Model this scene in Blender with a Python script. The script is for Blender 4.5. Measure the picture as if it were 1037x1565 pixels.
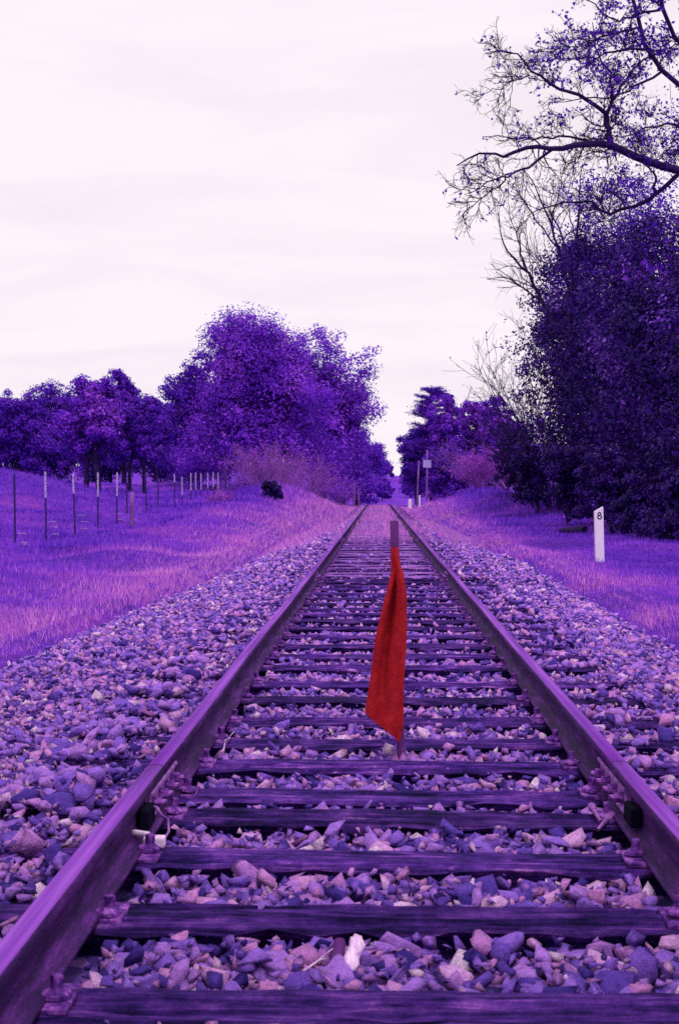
import bpy, bmesh, math
import numpy as np
from mathutils import Matrix, Vector, Euler

for o in list(bpy.data.objects):
    bpy.data.objects.remove(o)
S = bpy.context.scene
COL = S.collection
R = math.radians
rng = np.random.default_rng(11)

# ------------------------------------------------------------------ camera
CAM = np.array([-0.036, 0.0, 1.027])
FPX = 2173.0                                    # focal length in photo pixels (50 mm on 36 mm)
YAW, PITCH = R(1.558), R(-0.894)
cam = bpy.data.cameras.new('camera')
cam.sensor_fit = 'VERTICAL'
cam.sensor_height = 36.0
cam.lens = 50.0
cam.clip_start = 0.05
cam.clip_end = 4000
cam.dof.use_dof = True
cam.dof.focus_distance = 11.0
cam.dof.aperture_fstop = 11.0
camo = bpy.data.objects.new('camera', cam)
COL.objects.link(camo)
camo.location = CAM
camo.rotation_euler = (R(90) + PITCH, 0, YAW)
S.camera = camo
_rot = np.array(Euler((R(90) + PITCH, 0, YAW)).to_matrix())

def at(px, py, Y):
    """a point of the place at distance Y that stands at this spot of the photograph"""
    d = _rot @ np.array([px - 518.5, 782.5 - py, -FPX])
    return CAM + d * (Y / d[1])

def atx(px, Y):
    return float(at(px, 748, Y)[0])

# ------------------------------------------------------------------ world: overcast sky
SUN_EL, SUN_AZ = R(68), R(150)                  # azimuth clockwise from +Y: right and a little behind
world = bpy.data.worlds.new('World')
S.world = world
world.use_nodes = True
nt = world.node_tree
nt.nodes.clear()
def wn(t, **kw):
    n = nt.nodes.new(t)
    for k, v in kw.items():
        setattr(n, k, v)
    return n
out = wn('ShaderNodeOutputWorld')
bg = wn('ShaderNodeBackground')
bg.inputs['Strength'].default_value = 0.1
sky = wn('ShaderNodeTexSky', sky_type='NISHITA', sun_disc=False)
sky.sun_elevation = SUN_EL
sky.sun_rotation = SUN_AZ
sky.dust_density = 4.0
tc = wn('ShaderNodeTexCoord')
sep = wn('ShaderNodeSeparateXYZ')
nt.links.new(tc.outputs['Generated'], sep.inputs[0])
zz = wn('ShaderNodeMath', operation='ADD'); zz.inputs[1].default_value = 0.22
nt.links.new(sep.outputs['Z'], zz.inputs[0])
zm = wn('ShaderNodeMath', operation='MAXIMUM'); zm.inputs[1].default_value = 0.08
nt.links.new(zz.outputs[0], zm.inputs[0])
dx = wn('ShaderNodeMath', operation='DIVIDE'); dy = wn('ShaderNodeMath', operation='DIVIDE')
nt.links.new(sep.outputs['X'], dx.inputs[0]); nt.links.new(zm.outputs[0], dx.inputs[1])
nt.links.new(sep.outputs['Y'], dy.inputs[0]); nt.links.new(zm.outputs[0], dy.inputs[1])
cmb = wn('ShaderNodeCombineXYZ')
nt.links.new(dx.outputs[0], cmb.inputs['X']); nt.links.new(dy.outputs[0], cmb.inputs['Y'])
mp = wn('ShaderNodeMapping')
mp.inputs['Rotation'].default_value = (0, 0, R(-9))
mp.inputs['Scale'].default_value = (1.1, 2.6, 1)
nt.links.new(cmb.outputs[0], mp.inputs['Vector'])
nz = wn('ShaderNodeTexNoise')
nz.inputs['Scale'].default_value = 1.5; nz.inputs['Detail'].default_value = 7
nz.inputs['Roughness'].default_value = 0.55; nz.inputs['Distortion'].default_value = 0.7
nt.links.new(mp.outputs[0], nz.inputs['Vector'])
rp = wn('ShaderNodeValToRGB')
rp.color_ramp.elements[0].position = 0.30; rp.color_ramp.elements[0].color = (9.45, 8.5, 9.3, 1)
rp.color_ramp.elements[1].position = 0.56; rp.color_ramp.elements[1].color = (10.25, 9.25, 9.95, 1)
nt.links.new(nz.outputs['Fac'], rp.inputs['Fac'])
mix = wn('ShaderNodeMixRGB'); mix.inputs['Fac'].default_value = 0.97      # cloud cover over the blue
nt.links.new(sky.outputs[0], mix.inputs['Color1'])
nt.links.new(rp.outputs[0], mix.inputs['Color2'])
nt.links.new(mix.outputs[0], bg.inputs['Color'])
nt.links.new(bg.outputs[0], out.inputs['Surface'])

sl = bpy.data.lights.new('sun', 'SUN')
sl.energy = 1.5
sl.angle = R(12)
sl.color = (1.0, 0.95, 0.92)
slo = bpy.data.objects.new('sun', sl)
COL.objects.link(slo)
sd = Vector((math.sin(SUN_AZ) * math.cos(SUN_EL), math.cos(SUN_AZ) * math.cos(SUN_EL), math.sin(SUN_EL)))
slo.rotation_euler = sd.to_track_quat('Z', 'Y').to_euler()
slo.location = sd * 60

S.view_settings.view_transform = 'Standard'
S.view_settings.look = 'None'
S.view_settings.exposure = 0.0
S.view_settings.gamma = 1.0
S.view_settings.use_curve_mapping = False
S.render.engine = 'CYCLES'
S.cycles.max_bounces = 6
S.cycles.diffuse_bounces = 1
S.cycles.glossy_bounces = 2
S.cycles.transmission_bounces = 3
S.cycles.use_denoising = False
S.cycles.denoising_prefilter = 'ACCURATE'

# ------------------------------------------------------------------ helpers: objects
def link(o, parent=None):
    COL.objects.link(o)
    if parent is not None:
        o.parent = parent
    return o

def tag(o, label=None, cat=None, group=None, kind=None):
    if label: o['label'] = label
    if cat: o['category'] = cat
    if group: o['group'] = group
    if kind: o['kind'] = kind
    return o

def empty(name, loc, label, cat, group=None, kind=None):
    o = bpy.data.objects.new(name, None)
    o.empty_display_size = 0.1
    o.location = loc
    link(o)
    return tag(o, label, cat, group, kind)

def mesh_np(name, V, F, mat=None, smooth=False):
    """V (n,3); F a list of int arrays (m,k), one array for each face size"""
    me = bpy.data.meshes.new(name)
    V = np.asarray(V, dtype=np.float32)
    if not isinstance(F, (list, tuple)):
        F = [F]
    F = [np.asarray(f, dtype=np.int32) for f in F if len(f)]
    me.vertices.add(len(V))
    me.vertices.foreach_set('co', V.ravel())
    nl = sum(f.size for f in F); nf = sum(len(f) for f in F)
    me.loops.add(nl)
    me.loops.foreach_set('vertex_index', np.concatenate([f.ravel() for f in F]))
    me.polygons.add(nf)
    tot = np.concatenate([np.full(len(f), f.shape[1], np.int32) for f in F])
    me.polygons.foreach_set('loop_start', np.concatenate([[0], np.cumsum(tot)[:-1]]).astype(np.int32))
    if smooth:
        me.polygons.foreach_set('use_smooth', np.ones(nf, dtype=bool))
    me.update(calc_edges=True)
    if mat: me.materials.append(mat)
    return me

def part(name, me, parent=None, label=None, loc=None):
    o = bpy.data.objects.new(name, me)
    link(o, parent)
    if loc is not None: o.location = loc
    if label: o['label'] = label
    return o

def bm_mesh(name, bm, mat, smooth=False):
    me = bpy.data.meshes.new(name)
    bm.normal_update()
    bm.to_mesh(me); bm.free()
    me.materials.append(mat)
    if smooth:
        for p in me.polygons: p.use_smooth = True
    return me

def add_box(bm, c, s, rot=None, bevel=0.0):
    r = bmesh.ops.create_cube(bm, size=1.0)
    vs = r['verts']
    bmesh.ops.scale(bm, vec=s, verts=vs)
    if bevel:
        es = list({e for v in vs for e in v.link_edges})
        b = bmesh.ops.bevel(bm, geom=es, offset=bevel, segments=2, affect='EDGES', profile=0.6)
        vs = list({v for f in b['faces'] for v in f.verts} | {v for v in vs if v.is_valid})
    if rot is not None:
        bmesh.ops.rotate(bm, cent=(0, 0, 0), matrix=rot, verts=vs)
    bmesh.ops.translate(bm, vec=c, verts=vs)
    return vs

def add_cyl(bm, c, r1, r2, h, seg=10, rot=None):
    r = bmesh.ops.create_cone(bm, cap_ends=True, segments=seg, radius1=r1, radius2=r2, depth=h)
    vs = r['verts']
    if rot is not None:
        bmesh.ops.rotate(bm, cent=(0, 0, 0), matrix=rot, verts=vs)
    bmesh.ops.translate(bm, vec=c, verts=vs)
    return vs

# ------------------------------------------------------------------ helpers: materials
def ramp(N, stops, interp='LINEAR'):
    r = N.new('ShaderNodeValToRGB')
    cr = r.color_ramp
    cr.interpolation = interp
    while len(cr.elements) < len(stops):
        cr.elements.new(0.5)
    for e, (p, c) in zip(cr.elements, stops):
        e.position = p
        e.color = (*c, 1)
    return r

def base_mat(name, rough=0.8, spec=0.12):
    m = bpy.data.materials.new(name)
    m.use_nodes = True
    N, L = m.node_tree.nodes, m.node_tree.links
    b = N['Principled BSDF']
    b.inputs['Roughness'].default_value = rough
    b.inputs['Specular IOR Level'].default_value = spec
    return m, N, L, b

def noise(N, L, vec, scale, detail=4, rough=0.55, dist=0.0):
    n = N.new('ShaderNodeTexNoise')
    n.inputs['Scale'].default_value = scale
    n.inputs['Detail'].default_value = detail
    n.inputs['Roughness'].default_value = rough
    n.inputs['Distortion'].default_value = dist
    if vec is not None: L.new(vec, n.inputs['Vector'])
    return n

def mul(N, L, a, b, fac=1.0, mode='MULTIPLY'):
    x = N.new('ShaderNodeMixRGB'); x.blend_type = mode
    x.inputs['Fac'].default_value = fac
    L.new(a, x.inputs['Color1']); L.new(b, x.inputs['Color2'])
    return x

def bump(N, L, b, h, strength, dist):
    n = N.new('ShaderNodeBump')
    n.inputs['Strength'].default_value = strength
    n.inputs['Distance'].default_value = dist
    L.new(h, n.inputs['Height'])
    L.new(n.outputs[0], b.inputs['Normal'])
    return n

def frand(N, L):
    """a random number for each loose piece and each object"""
    g = N.new('ShaderNodeNewGeometry'); oi = N.new('ShaderNodeObjectInfo')
    a = N.new('ShaderNodeMath'); a.operation = 'MULTIPLY_ADD'
    a.inputs[1].default_value = 7.13
    L.new(oi.outputs['Random'], a.inputs[0]); L.new(g.outputs['Random Per Island'], a.inputs[2])
    f = N.new('ShaderNodeMath'); f.operation = 'FRACT'
    L.new(a.outputs[0], f.inputs[0])
    return f.outputs[0]

def simple(name, stops, scale=8, rough=0.75, bstr=0.3, bdist=0.01, stretch=None, spec=0.12, detail=5):
    m, N, L, b = base_mat(name, rough, spec)
    t = N.new('ShaderNodeTexCoord')
    v = t.outputs['Object']
    if stretch:
        mp = N.new('ShaderNodeMapping'); mp.inputs['Scale'].default_value = stretch
        L.new(v, mp.inputs['Vector']); v = mp.outputs[0]
    n = noise(N, L, v, scale, detail, 0.6, 0.2)
    r = ramp(N, stops)
    L.new(n.outputs['Fac'], r.inputs['Fac'])
    L.new(r.outputs[0], b.inputs['Base Color'])
    if bstr: bump(N, L, b, n.outputs['Fac'], bstr, bdist)
    return m

STONE_STOPS = [(0.0, (.045, .022, .24)), (.12, (.12, .055, .44)), (.27, (.24, .105, .66)), (.46, (.38, .17, .82)),
               (.68, (.52, .22, .82)), (.85, (.68, .25, .70)), (.95, (.80, .40, .86)), (1.0, (.90, .64, .93))]
def stone_mat():
    m, N, L, b = base_mat('ballast_stone', 0.9, 0.1)
    f = frand(N, L)
    r = ramp(N, STONE_STOPS); L.new(f, r.inputs['Fac'])
    g = N.new('ShaderNodeNewGeometry')
    n = noise(N, L, g.outputs['Position'], 55, 9, 0.78)
    r2 = ramp(N, [(.30, (.50, .46, .60)), (.48, (1.0, 1.0, 1.06)), (.66, (1.45, 1.45, 1.45))]); L.new(n.outputs['Fac'], r2.inputs['Fac'])
    x = mul(N, L, r.outputs[0], r2.outputs[0])
    L.new(x.outputs[0], b.inputs['Base Color'])
    bump(N, L, b, n.outputs['Fac'], 1.0, 0.02)
    return m
M_STONE = stone_mat()

def bed_mat():
    m, N, L, b = base_mat('ballast_bed', 0.9, 0.2)
    g = N.new('ShaderNodeNewGeometry')
    v = N.new('ShaderNodeTexVoronoi'); v.inputs['Scale'].default_value = 13
    L.new(g.outputs['Position'], v.inputs['Vector'])
    s = N.new('ShaderNodeSeparateColor'); L.new(v.outputs['Color'], s.inputs[0])
    r = ramp(N, [(0.0, (.012, .006, .08)), (.4, (.05, .022, .19)), (.8, (.14, .06, .33)), (1.0, (.30, .12, .42))])  # dark dirt, deepened to stand in for shade in the stone gaps
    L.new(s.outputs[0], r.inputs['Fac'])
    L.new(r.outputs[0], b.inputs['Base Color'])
    bump(N, L, b, v.outputs['Distance'], 0.8, 0.03).invert = True
    return m
M_BED = bed_mat()

def ground_mat():
    m, N, L, b = base_mat('meadow_ground', 0.95, 0.1)
    g = N.new('ShaderNodeNewGeometry')
    n1 = noise(N, L, g.outputs['Position'], 0.35, 5, 0.6, 0.4)
    r1 = ramp(N, [(.3, (.08, .014, .40)), (.5, (.17, .028, .62)), (.68, (.30, .05, .56))])
    L.new(n1.outputs['Fac'], r1.inputs['Fac'])
    n2 = noise(N, L, g.outputs['Position'], 6, 6, 0.75)
    r2 = ramp(N, [(.3, (.45, .4, .5)), (.55, (1, 1, 1)), (.75, (1.4, 1.3, 1.25))])
    L.new(n2.outputs['Fac'], r2.inputs['Fac'])
    L.new(mul(N, L, r1.outputs[0], r2.outputs[0]).outputs[0], b.inputs['Base Color'])
    bump(N, L, b, n2.outputs['Fac'], 1.0, 0.12)
    return m
M_GROUND = ground_mat()

def grass_mat():
    m, N, L, b = base_mat('grass_blades', 0.75, 0.15)
    g = N.new('ShaderNodeNewGeometry')
    n0 = noise(N, L, g.outputs['Position'], 0.55, 7, 0.72, 0.6)
    n1 = N.new('ShaderNodeMapRange'); n1.clamp = False
    n1.inputs['From Min'].default_value = 0.25; n1.inputs['From Max'].default_value = 0.75; n1.inputs['To Min'].default_value = 0.08; n1.inputs['To Max'].default_value = 0.88
    L.new(n0.outputs['Fac'], n1.inputs['Value'])
    mr = N.new('ShaderNodeMapRange')                       # dry pink verge near the ballast, violet farther off
    sp = N.new('ShaderNodeSeparateXYZ'); L.new(g.outputs['Position'], sp.inputs[0])
    a0 = N.new('ShaderNodeMath'); a0.operation = 'MULTIPLY_ADD'; a0.inputs[1].default_value = 1.6; a0.inputs[2].default_value = -1.3; L.new(sp.outputs['X'], a0.inputs[0])  # darkens sooner on the right: thicket shade put into the grass colour
    a1 = N.new('ShaderNodeMath'); a1.operation = 'MULTIPLY'; a1.inputs[1].default_value = -1.0; L.new(sp.outputs['X'], a1.inputs[0])
    ab = N.new('ShaderNodeMath'); ab.operation = 'MAXIMUM'; L.new(a0.outputs[0], ab.inputs[0]); L.new(a1.outputs[0], ab.inputs[1])
    mr.inputs['From Min'].default_value = 2.3; mr.inputs['From Max'].default_value = 4.9
    mr.inputs['To Min'].default_value = 0.30; mr.inputs['To Max'].default_value = -0.28
    L.new(ab.outputs[0], mr.inputs['Value'])
    ad = N.new('ShaderNodeMath'); ad.operation = 'ADD'
    L.new(n1.outputs[0], ad.inputs[0]); L.new(mr.outputs[0], ad.inputs[1])
    f = frand(N, L)
    a2 = N.new('ShaderNodeMath'); a2.operation = 'MULTIPLY_ADD'; a2.inputs[1].default_value = 0.46
    L.new(f, a2.inputs[0]); L.new(ad.outputs[0], a2.inputs[2])
    r = ramp(N, [(.24, (.045, .008, .32)), (.44, (.16, .030, .68)), (.64, (.33, .075, .80)), (.83, (.58, .12, .70)), (1.0, (.78, .27, .76))])
    L.new(a2.outputs[0], r.inputs['Fac'])
    L.new(r.outputs[0], b.inputs['Base Color'])
    return m
M_GRASS = grass_mat()

def leaf_mat(name, stops, transl=0.25, rough=0.65, spec=0.1, patch=0.6, pamp=1.0):
    m, N, L, b = base_mat(name, rough, spec)
    f = frand(N, L)
    g = N.new('ShaderNodeNewGeometry')
    n = noise(N, L, g.outputs['Position'], patch, 3)
    a = N.new('ShaderNodeMath'); a.operation = 'MULTIPLY_ADD'; a.inputs[1].default_value = 0.6
    s = N.new('ShaderNodeMath'); s.operation = 'MULTIPLY_ADD'; s.inputs[1].default_value = pamp; s.inputs[2].default_value = .2 - .5 * pamp
    L.new(n.outputs['Fac'], s.inputs[0])
    L.new(f, a.inputs[0]); L.new(s.outputs[0], a.inputs[2])
    r = ramp(N, stops); L.new(a.outputs[0], r.inputs['Fac'])
    L.new(r.outputs[0], b.inputs['Base Color'])
    tr = N.new('ShaderNodeBsdfTranslucent'); L.new(r.outputs[0], tr.inputs['Color'])
    ms = N.new('ShaderNodeMixShader'); ms.inputs[0].default_value = transl
    L.new(b.outputs[0], ms.inputs[1]); L.new(tr.outputs[0], ms.inputs[2])
    L.new(ms.outputs[0], N['Material Output'].inputs['Surface'])
    return m
M_LEAF_OAK = leaf_mat('oak_leaves', [(0, (.075, .008, .38)), (.4, (.165, .020, .62)), (.75, (.31, .05, .78)), (1, (.50, .12, .84))], patch=.45, pamp=1.6)
M_LEAF_FAR = leaf_mat('far_leaves', [(0, (.05, .007, .32)), (.45, (.115, .015, .52)), (.8, (.20, .034, .64)), (1, (.35, .075, .72))])
M_LEAF_PINK = leaf_mat('pale_leaves', [(0, (.16, .022, .45)), (.45, (.32, .048, .60)), (.8, (.52, .10, .64)), (1, (.70, .20, .68))])
M_LEAF_DARK = leaf_mat('ivy_leaves', [(0, (.009, .0015, .07)), (.5, (.030, .0045, .17)), (.84, (.075, .012, .31)), (1, (.30, .09, .68))], 0.2, 0.55, 0.15, 0.55, 2.2)
M_LEAF_PINE = leaf_mat('pine_needles', [(0, (.022, .005, .16)), (.5, (.05, .010, .28)), (1, (.11, .025, .42))], 0.15)
M_BARK = simple('bark', [(.3, (.012, .006, .045)), (.55, (.03, .012, .085)), (.75, (.07, .03, .15))], 9, 0.9, 0.6, 0.02, (1, 1, .25), 0.15)
M_BARK_PALE = simple('pale_bark', [(.3, (.12, .04, .24)), (.7, (.34, .13, .42))], 9, 0.9, 0.3, 0.01, (1, 1, .3))
M_TWIG_DRY = simple('dry_twigs', [(.3, (.18, .05, .36)), (.7, (.46, .15, .54))], 6, 0.85, 0)

def wood_tie_mat():
    m, N, L, b = base_mat('weathered_tie', 0.9, 0.1)
    t = N.new('ShaderNodeTexCoord'); oi = N.new('ShaderNodeObjectInfo')
    cx = N.new('ShaderNodeCombineXYZ')
    mm = N.new('ShaderNodeMath'); mm.operation = 'MULTIPLY'; mm.inputs[1].default_value = 53.0
    L.new(oi.outputs['Random'], mm.inputs[0]); L.new(mm.outputs[0], cx.inputs['X']); L.new(mm.outputs[0], cx.inputs['Z'])
    va = N.new('ShaderNodeVectorMath'); va.operation = 'ADD'
    L.new(t.outputs['Object'], va.inputs[0]); L.new(cx.outputs[0], va.inputs[1])
    mp = N.new('ShaderNodeMapping'); mp.inputs['Scale'].default_value = (1.5, 34, 34)
    L.new(va.outputs[0], mp.inputs['Vector'])
    n1 = noise(N, L, mp.outputs[0], 1.6, 8, 0.68, 0.5)
    r1 = ramp(N, [(.31, (.006, .002, .045)), (.43, (.036, .010, .155)), (.55, (.105, .028, .31)), (.66, (.26, .075, .50)), (.76, (.66, .26, .76))])
    n2 = noise(N, L, va.outputs[0], 6.0, 8, 0.72)
    ad = N.new('ShaderNodeMath'); ad.operation = 'MULTIPLY_ADD'; ad.inputs[1].default_value = 0.8
    sb = N.new('ShaderNodeMath'); sb.operation = 'SUBTRACT'; sb.inputs[1].default_value = 0.42
    L.new(n2.outputs['Fac'], ad.inputs[0]); L.new(n1.outputs['Fac'], sb.inputs[0]); L.new(sb.outputs[0], ad.inputs[2])
    L.new(ad.outputs[0], r1.inputs['Fac'])
    hs = N.new('ShaderNodeHueSaturation')
    mv = N.new('ShaderNodeMapRange'); mv.inputs['To Min'].default_value = 0.7; mv.inputs['To Max'].default_value = 1.3
    L.new(oi.outputs['Random'], mv.inputs['Value']); L.new(mv.outputs[0], hs.inputs['Value'])
    L.new(r1.outputs[0], hs.inputs['Color'])
    L.new(hs.outputs[0], b.inputs['Base Color'])
    bump(N, L, b, ad.outputs[0], 1.0, 0.03)
    return m
M_TIE = wood_tie_mat()

def rail_mat():
    m, N, L, b = base_mat('rusty_shaded_rail', 0.75, 0.15)
    g = N.new('ShaderNodeNewGeometry')
    mp = N.new('ShaderNodeMapping'); mp.inputs['Scale'].default_value = (3, .35, 3)
    L.new(g.outputs['Position'], mp.inputs['Vector'])
    n1 = noise(N, L, mp.outputs[0], 9, 9, 0.74)
    n2 = noise(N, L, g.outputs['Position'], 140, 3, 0.6)
    r = ramp(N, [(.36, (.014, .002, .045)), (.5, (.044, .006, .105)), (.66, (.13, .022, .25))]); L.new(n1.outputs['Fac'], r.inputs['Fac'])  # rust, darkened to paint in the shade on the rail sides
    r2 = ramp(N, [(.3, (.5, .45, .55)), (.55, (1, 1, 1)), (.72, (1.6, 1.6, 1.5))]); L.new(n2.outputs['Fac'], r2.inputs['Fac'])
    L.new(mul(N, L, r.outputs[0], r2.outputs[0]).outputs[0], b.inputs['Base Color'])
    b.inputs['Metallic'].default_value = 0.0
    bump(N, L, b, n2.outputs['Fac'], 0.35, 0.004)
    return m
M_RAIL = rail_mat()
M_RAILTOP = simple('worn_rail_head', [(.32, (.12, .022, .28)), (.5, (.20, .045, .41)), (.68, (.33, .10, .56))], 4, 0.75, 0.2, 0.002, (6, .12, 6), 0.06)
M_IRON = simple('rusty_iron', [(.34, (.03, .006, .10)), (.5, (.12, .025, .26)), (.66, (.36, .11, .50))], 45, 0.7, 0.4, 0.004)
M_PLATE = simple('worn_fishplate', [(.3, (.12, .03, .24)), (.7, (.40, .15, .52))], 25, 0.6, 0.3, 0.004)
M_BLACK = simple('black_rubber_and_void', [(.3, (.003, .002, .010)), (.7, (.008, .005, .024))], 12, 0.9, 0, spec=.03)  # cable rubber; also stands for shade in the voids at the joint
M_PALE = simple('pale_paint', [(.3, (.62, .40, .70)), (.7, (.80, .62, .84))], 30, 0.6, 0.2, 0.003)
M_POST = simple('white_paint', [(.3, (.86, .70, .90)), (.62, (.92, .80, .94)), (.8, (.62, .44, .70))], 11, 0.6, 0.15, 0.004, (1, 1, .5))
M_INK = simple('black_numeral', [(.3, (.008, .004, .03)), (.7, (.015, .008, .05))], 12, 0.6, 0)
M_STAKE = simple('stake_wood', [(.3, (.06, .014, .10)), (.55, (.12, .025, .18)), (.75, (.22, .06, .28))], 18, 0.85, 0.4, 0.004, (1, 1, .15))
M_FPOST = simple('fence_steel', [(.3, (.02, .008, .10)), (.7, (.07, .03, .20))], 14, 0.7, 0.2, 0.003)
M_FTIP = simple('fence_white_tip', [(.35, (.22, .12, .42)), (.6, (.62, .46, .74))], 22, 0.6, 0)
M_WOODPALE = simple('bleached_wood', [(.34, (.16, .07, .28)), (.46, (.55, .32, .64)), (.62, (.86, .64, .86))], 40, 0.85, 1.0, 0.01, (1, 1, .25))
M_SIGN = simple('sign_plate', [(.3, (.36, .26, .62)), (.7, (.50, .38, .74))], 4, 0.5, 0)
M_UMBEL = simple('umbel_flowers', [(.3, (.36, .2, .62)), (.7, (.66, .46, .8))], 40, 0.8, 0)

def flag_mat():
    m, N, L, b = base_mat('red_cloth', 0.85, 0.1)
    t = N.new('ShaderNodeTexCoord')
    n = noise(N, L, t.outputs['Object'], 13, 12, 0.85, 0.3)
    r = ramp(N, [(.34, (.22, .005, .028)), (.47, (.45, .013, .026)), (.58, (.58, .024, .032)), (.70, (.70, .05, .06))]); L.new(n.outputs['Fac'], r.inputs['Fac'])
    L.new(r.outputs[0], b.inputs['Base Color'])
    w = noise(N, L, t.outputs['Object'], 220, 2)
    bump(N, L, b, w.outputs['Fac'], 0.7, 0.004)
    tr = N.new('ShaderNodeBsdfTranslucent'); L.new(r.outputs[0], tr.inputs['Color'])
    ms = N.new('ShaderNodeMixShader'); ms.inputs[0].default_value = 0.2
    L.new(b.outputs[0], ms.inputs[1]); L.new(tr.outputs[0], ms.inputs[2])
    L.new(ms.outputs[0], N['Material Output'].inputs['Surface'])
    return m
M_FLAG = flag_mat()

# ------------------------------------------------------------------ terrain
_yy = np.array([-200, 80, 92, 100, 115, 140, 180, 240, 320, 400, 600, 4000.])
_zz = np.array([0, 0, -.03, -.10, -.35, -.9, -.8, 1.0, 3.9, 5.0, 6.0, 6.0])
_gy = np.arange(-200, 1000, 2.0)
_gz = np.interp(_gy, _yy, _zz)
_k = np.hanning(9); _k /= _k.sum()
_gz = np.convolve(np.pad(_gz, 4, mode='edge'), _k, 'valid')
def zt(y):
    return np.interp(y, _gy, _gz)
def xc(y):                                       # the line bends a little to the right far ahead
    return np.interp(y, [0, 102, 135, 250, 400, 4000], [0, 0, 1.2, 3.2, 6, 6])
def sstep(a, b, x):
    t = np.clip((x - a) / (b - a), 0, 1)
    return t * t * (3 - 2 * t)
_hr = np.random.default_rng(5)
_hk = [(_hr.uniform(.5, 2.6), _hr.uniform(0, 6.28), _hr.uniform(0, 6.28)) for _ in range(14)]
def hummock(x, y):
    s = 0
    for k, a, p in _hk:
        s = s + np.sin(k * (x * np.cos(a) + y * np.sin(a) * .7) + p) / (0.6 + k)
    return s / 4.0
def gauss(x, y, cx, cy, sx, sy):
    return np.exp(-((x - cx) / sx) ** 2 / 2 - ((y - cy) / sy) ** 2 / 2)
def ground_z(x, y):
    x = np.asarray(x, float); y = np.asarray(y, float)
    u = x - xc(y)
    z = zt(y) - 0.22 * (1 - sstep(1.9, 2.6, np.abs(u))) * (y < 118)          # sunk under the ballast
    z = z - 0.07 * sstep(2.2, 3, u)
    z = z + 0.15 * hummock(x, y) * sstep(2.3, 3.6, np.abs(u)) * (1 + 0.8 * (u < 0))
    fld = sstep(-5.5, -9.5, u) * np.interp(y, [0, 20, 50, 80, 100, 200, 4000], [-.1, 0, .3, .75, 1.5, 2.6, 4])
    z = z + fld
    z = z + 1.75 * gauss(x, y, -14.6, 44, 4.0, 8)
    z = z + 1.08 * gauss(u, y, -4.7, 64, 1.6, 13)
    z = z + 0.25 * gauss(u, y, -4.4, 38, 1.3, 7)
    z = z + 1.10 * gauss(u, y, 4.9, 66, 1.6, 12)
    z = z + 0.5 * sstep(6, 12, u)
    return z

def axis(parts):
    return np.concatenate([np.arange(*p) if len(p) == 3 else np.geomspace(*p[:2], p[2]) for p in parts])
xs_pos = np.concatenate([np.arange(0, 9, .28), np.arange(9, 30, .8), np.geomspace(30, 1500, 24)])
xs = np.concatenate([-xs_pos[:0:-1], xs_pos])
ys = np.concatenate([np.arange(-40, -4, 3), np.arange(-4, 80, .5), np.arange(80, 140, 1.2), np.geomspace(140, 2500, 50)])
GX, GY = np.meshgrid(xs, ys)
GZ = ground_z(GX, GY)
nx, ny = len(xs), len(ys)
idx = np.arange(nx * ny).reshape(ny, nx)
F = np.stack([idx[:-1, :-1], idx[:-1, 1:], idx[1:, 1:], idx[1:, :-1]], -1).reshape(-1, 4)
me = mesh_np('ground', np.stack([GX, GY, GZ], -1).reshape(-1, 3), F, M_GROUND, True)
tag(part('ground', me), 'grassy ground on both sides of the railway line', kind='structure')

# ------------------------------------------------------------------ ballast
def edge_l(y): return np.interp(y, [0, 9, 17, 24, 34, 60, 200], [-2.5, -2.4, -2.1, -1.9, -1.45, -1.2, -1.2])
def edge_r(y): return np.interp(y, [0, 5, 9, 14, 22, 27, 36, 60, 200], [2.15, 2.1, 2.0, 2.12, 2.3, 2.0, 1.4, 1.2, 1.2])
def ballast_z(u, y):
    """level of the stone tops"""
    z = np.where(u < -.84, 0.030, np.where(u > .84, -0.010, -0.014 - .006 * sstep(5, 9, y)))
    z = z - 0.14 * sstep(edge_l(y) + .45, edge_l(y) - .12, u) - 0.13 * sstep(edge_r(y) - .4, edge_r(y) + .12, u)
    return z
bu = np.arange(-2.75, 2.76, .11)
by = np.concatenate([np.arange(-4, 40, .3), np.arange(40, 119, 1.0)])
BU, BY = np.meshgrid(bu, by)
BZ = zt(BY) + ballast_z(BU, BY) - 0.055 + 0.012 * hummock(BU * 6, BY * 6)
BZ = BZ + 0.060 * sstep(23, 32, BY)
BZ = np.where(np.abs(BU) > 2.6, zt(BY) - 0.3, BZ)
idx = np.arange(BU.size).reshape(BU.shape)
F = np.stack([idx[:-1, :-1], idx[:-1, 1:], idx[1:, 1:], idx[1:, :-1]], -1).reshape(-1, 4)
me = mesh_np('ballast', np.stack([BU + xc(BY), BY, BZ], -1).reshape(-1, 3), F, M_BED, True)
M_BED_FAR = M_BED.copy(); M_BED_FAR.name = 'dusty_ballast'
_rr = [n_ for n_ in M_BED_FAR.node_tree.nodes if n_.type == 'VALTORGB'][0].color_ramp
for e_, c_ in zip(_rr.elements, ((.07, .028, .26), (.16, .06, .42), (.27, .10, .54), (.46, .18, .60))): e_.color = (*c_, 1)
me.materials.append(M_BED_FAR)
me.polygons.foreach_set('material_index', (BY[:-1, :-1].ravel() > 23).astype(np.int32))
ballast = tag(part('ballast', me), 'crushed stone ballast bed under the railway track', kind='structure')

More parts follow.
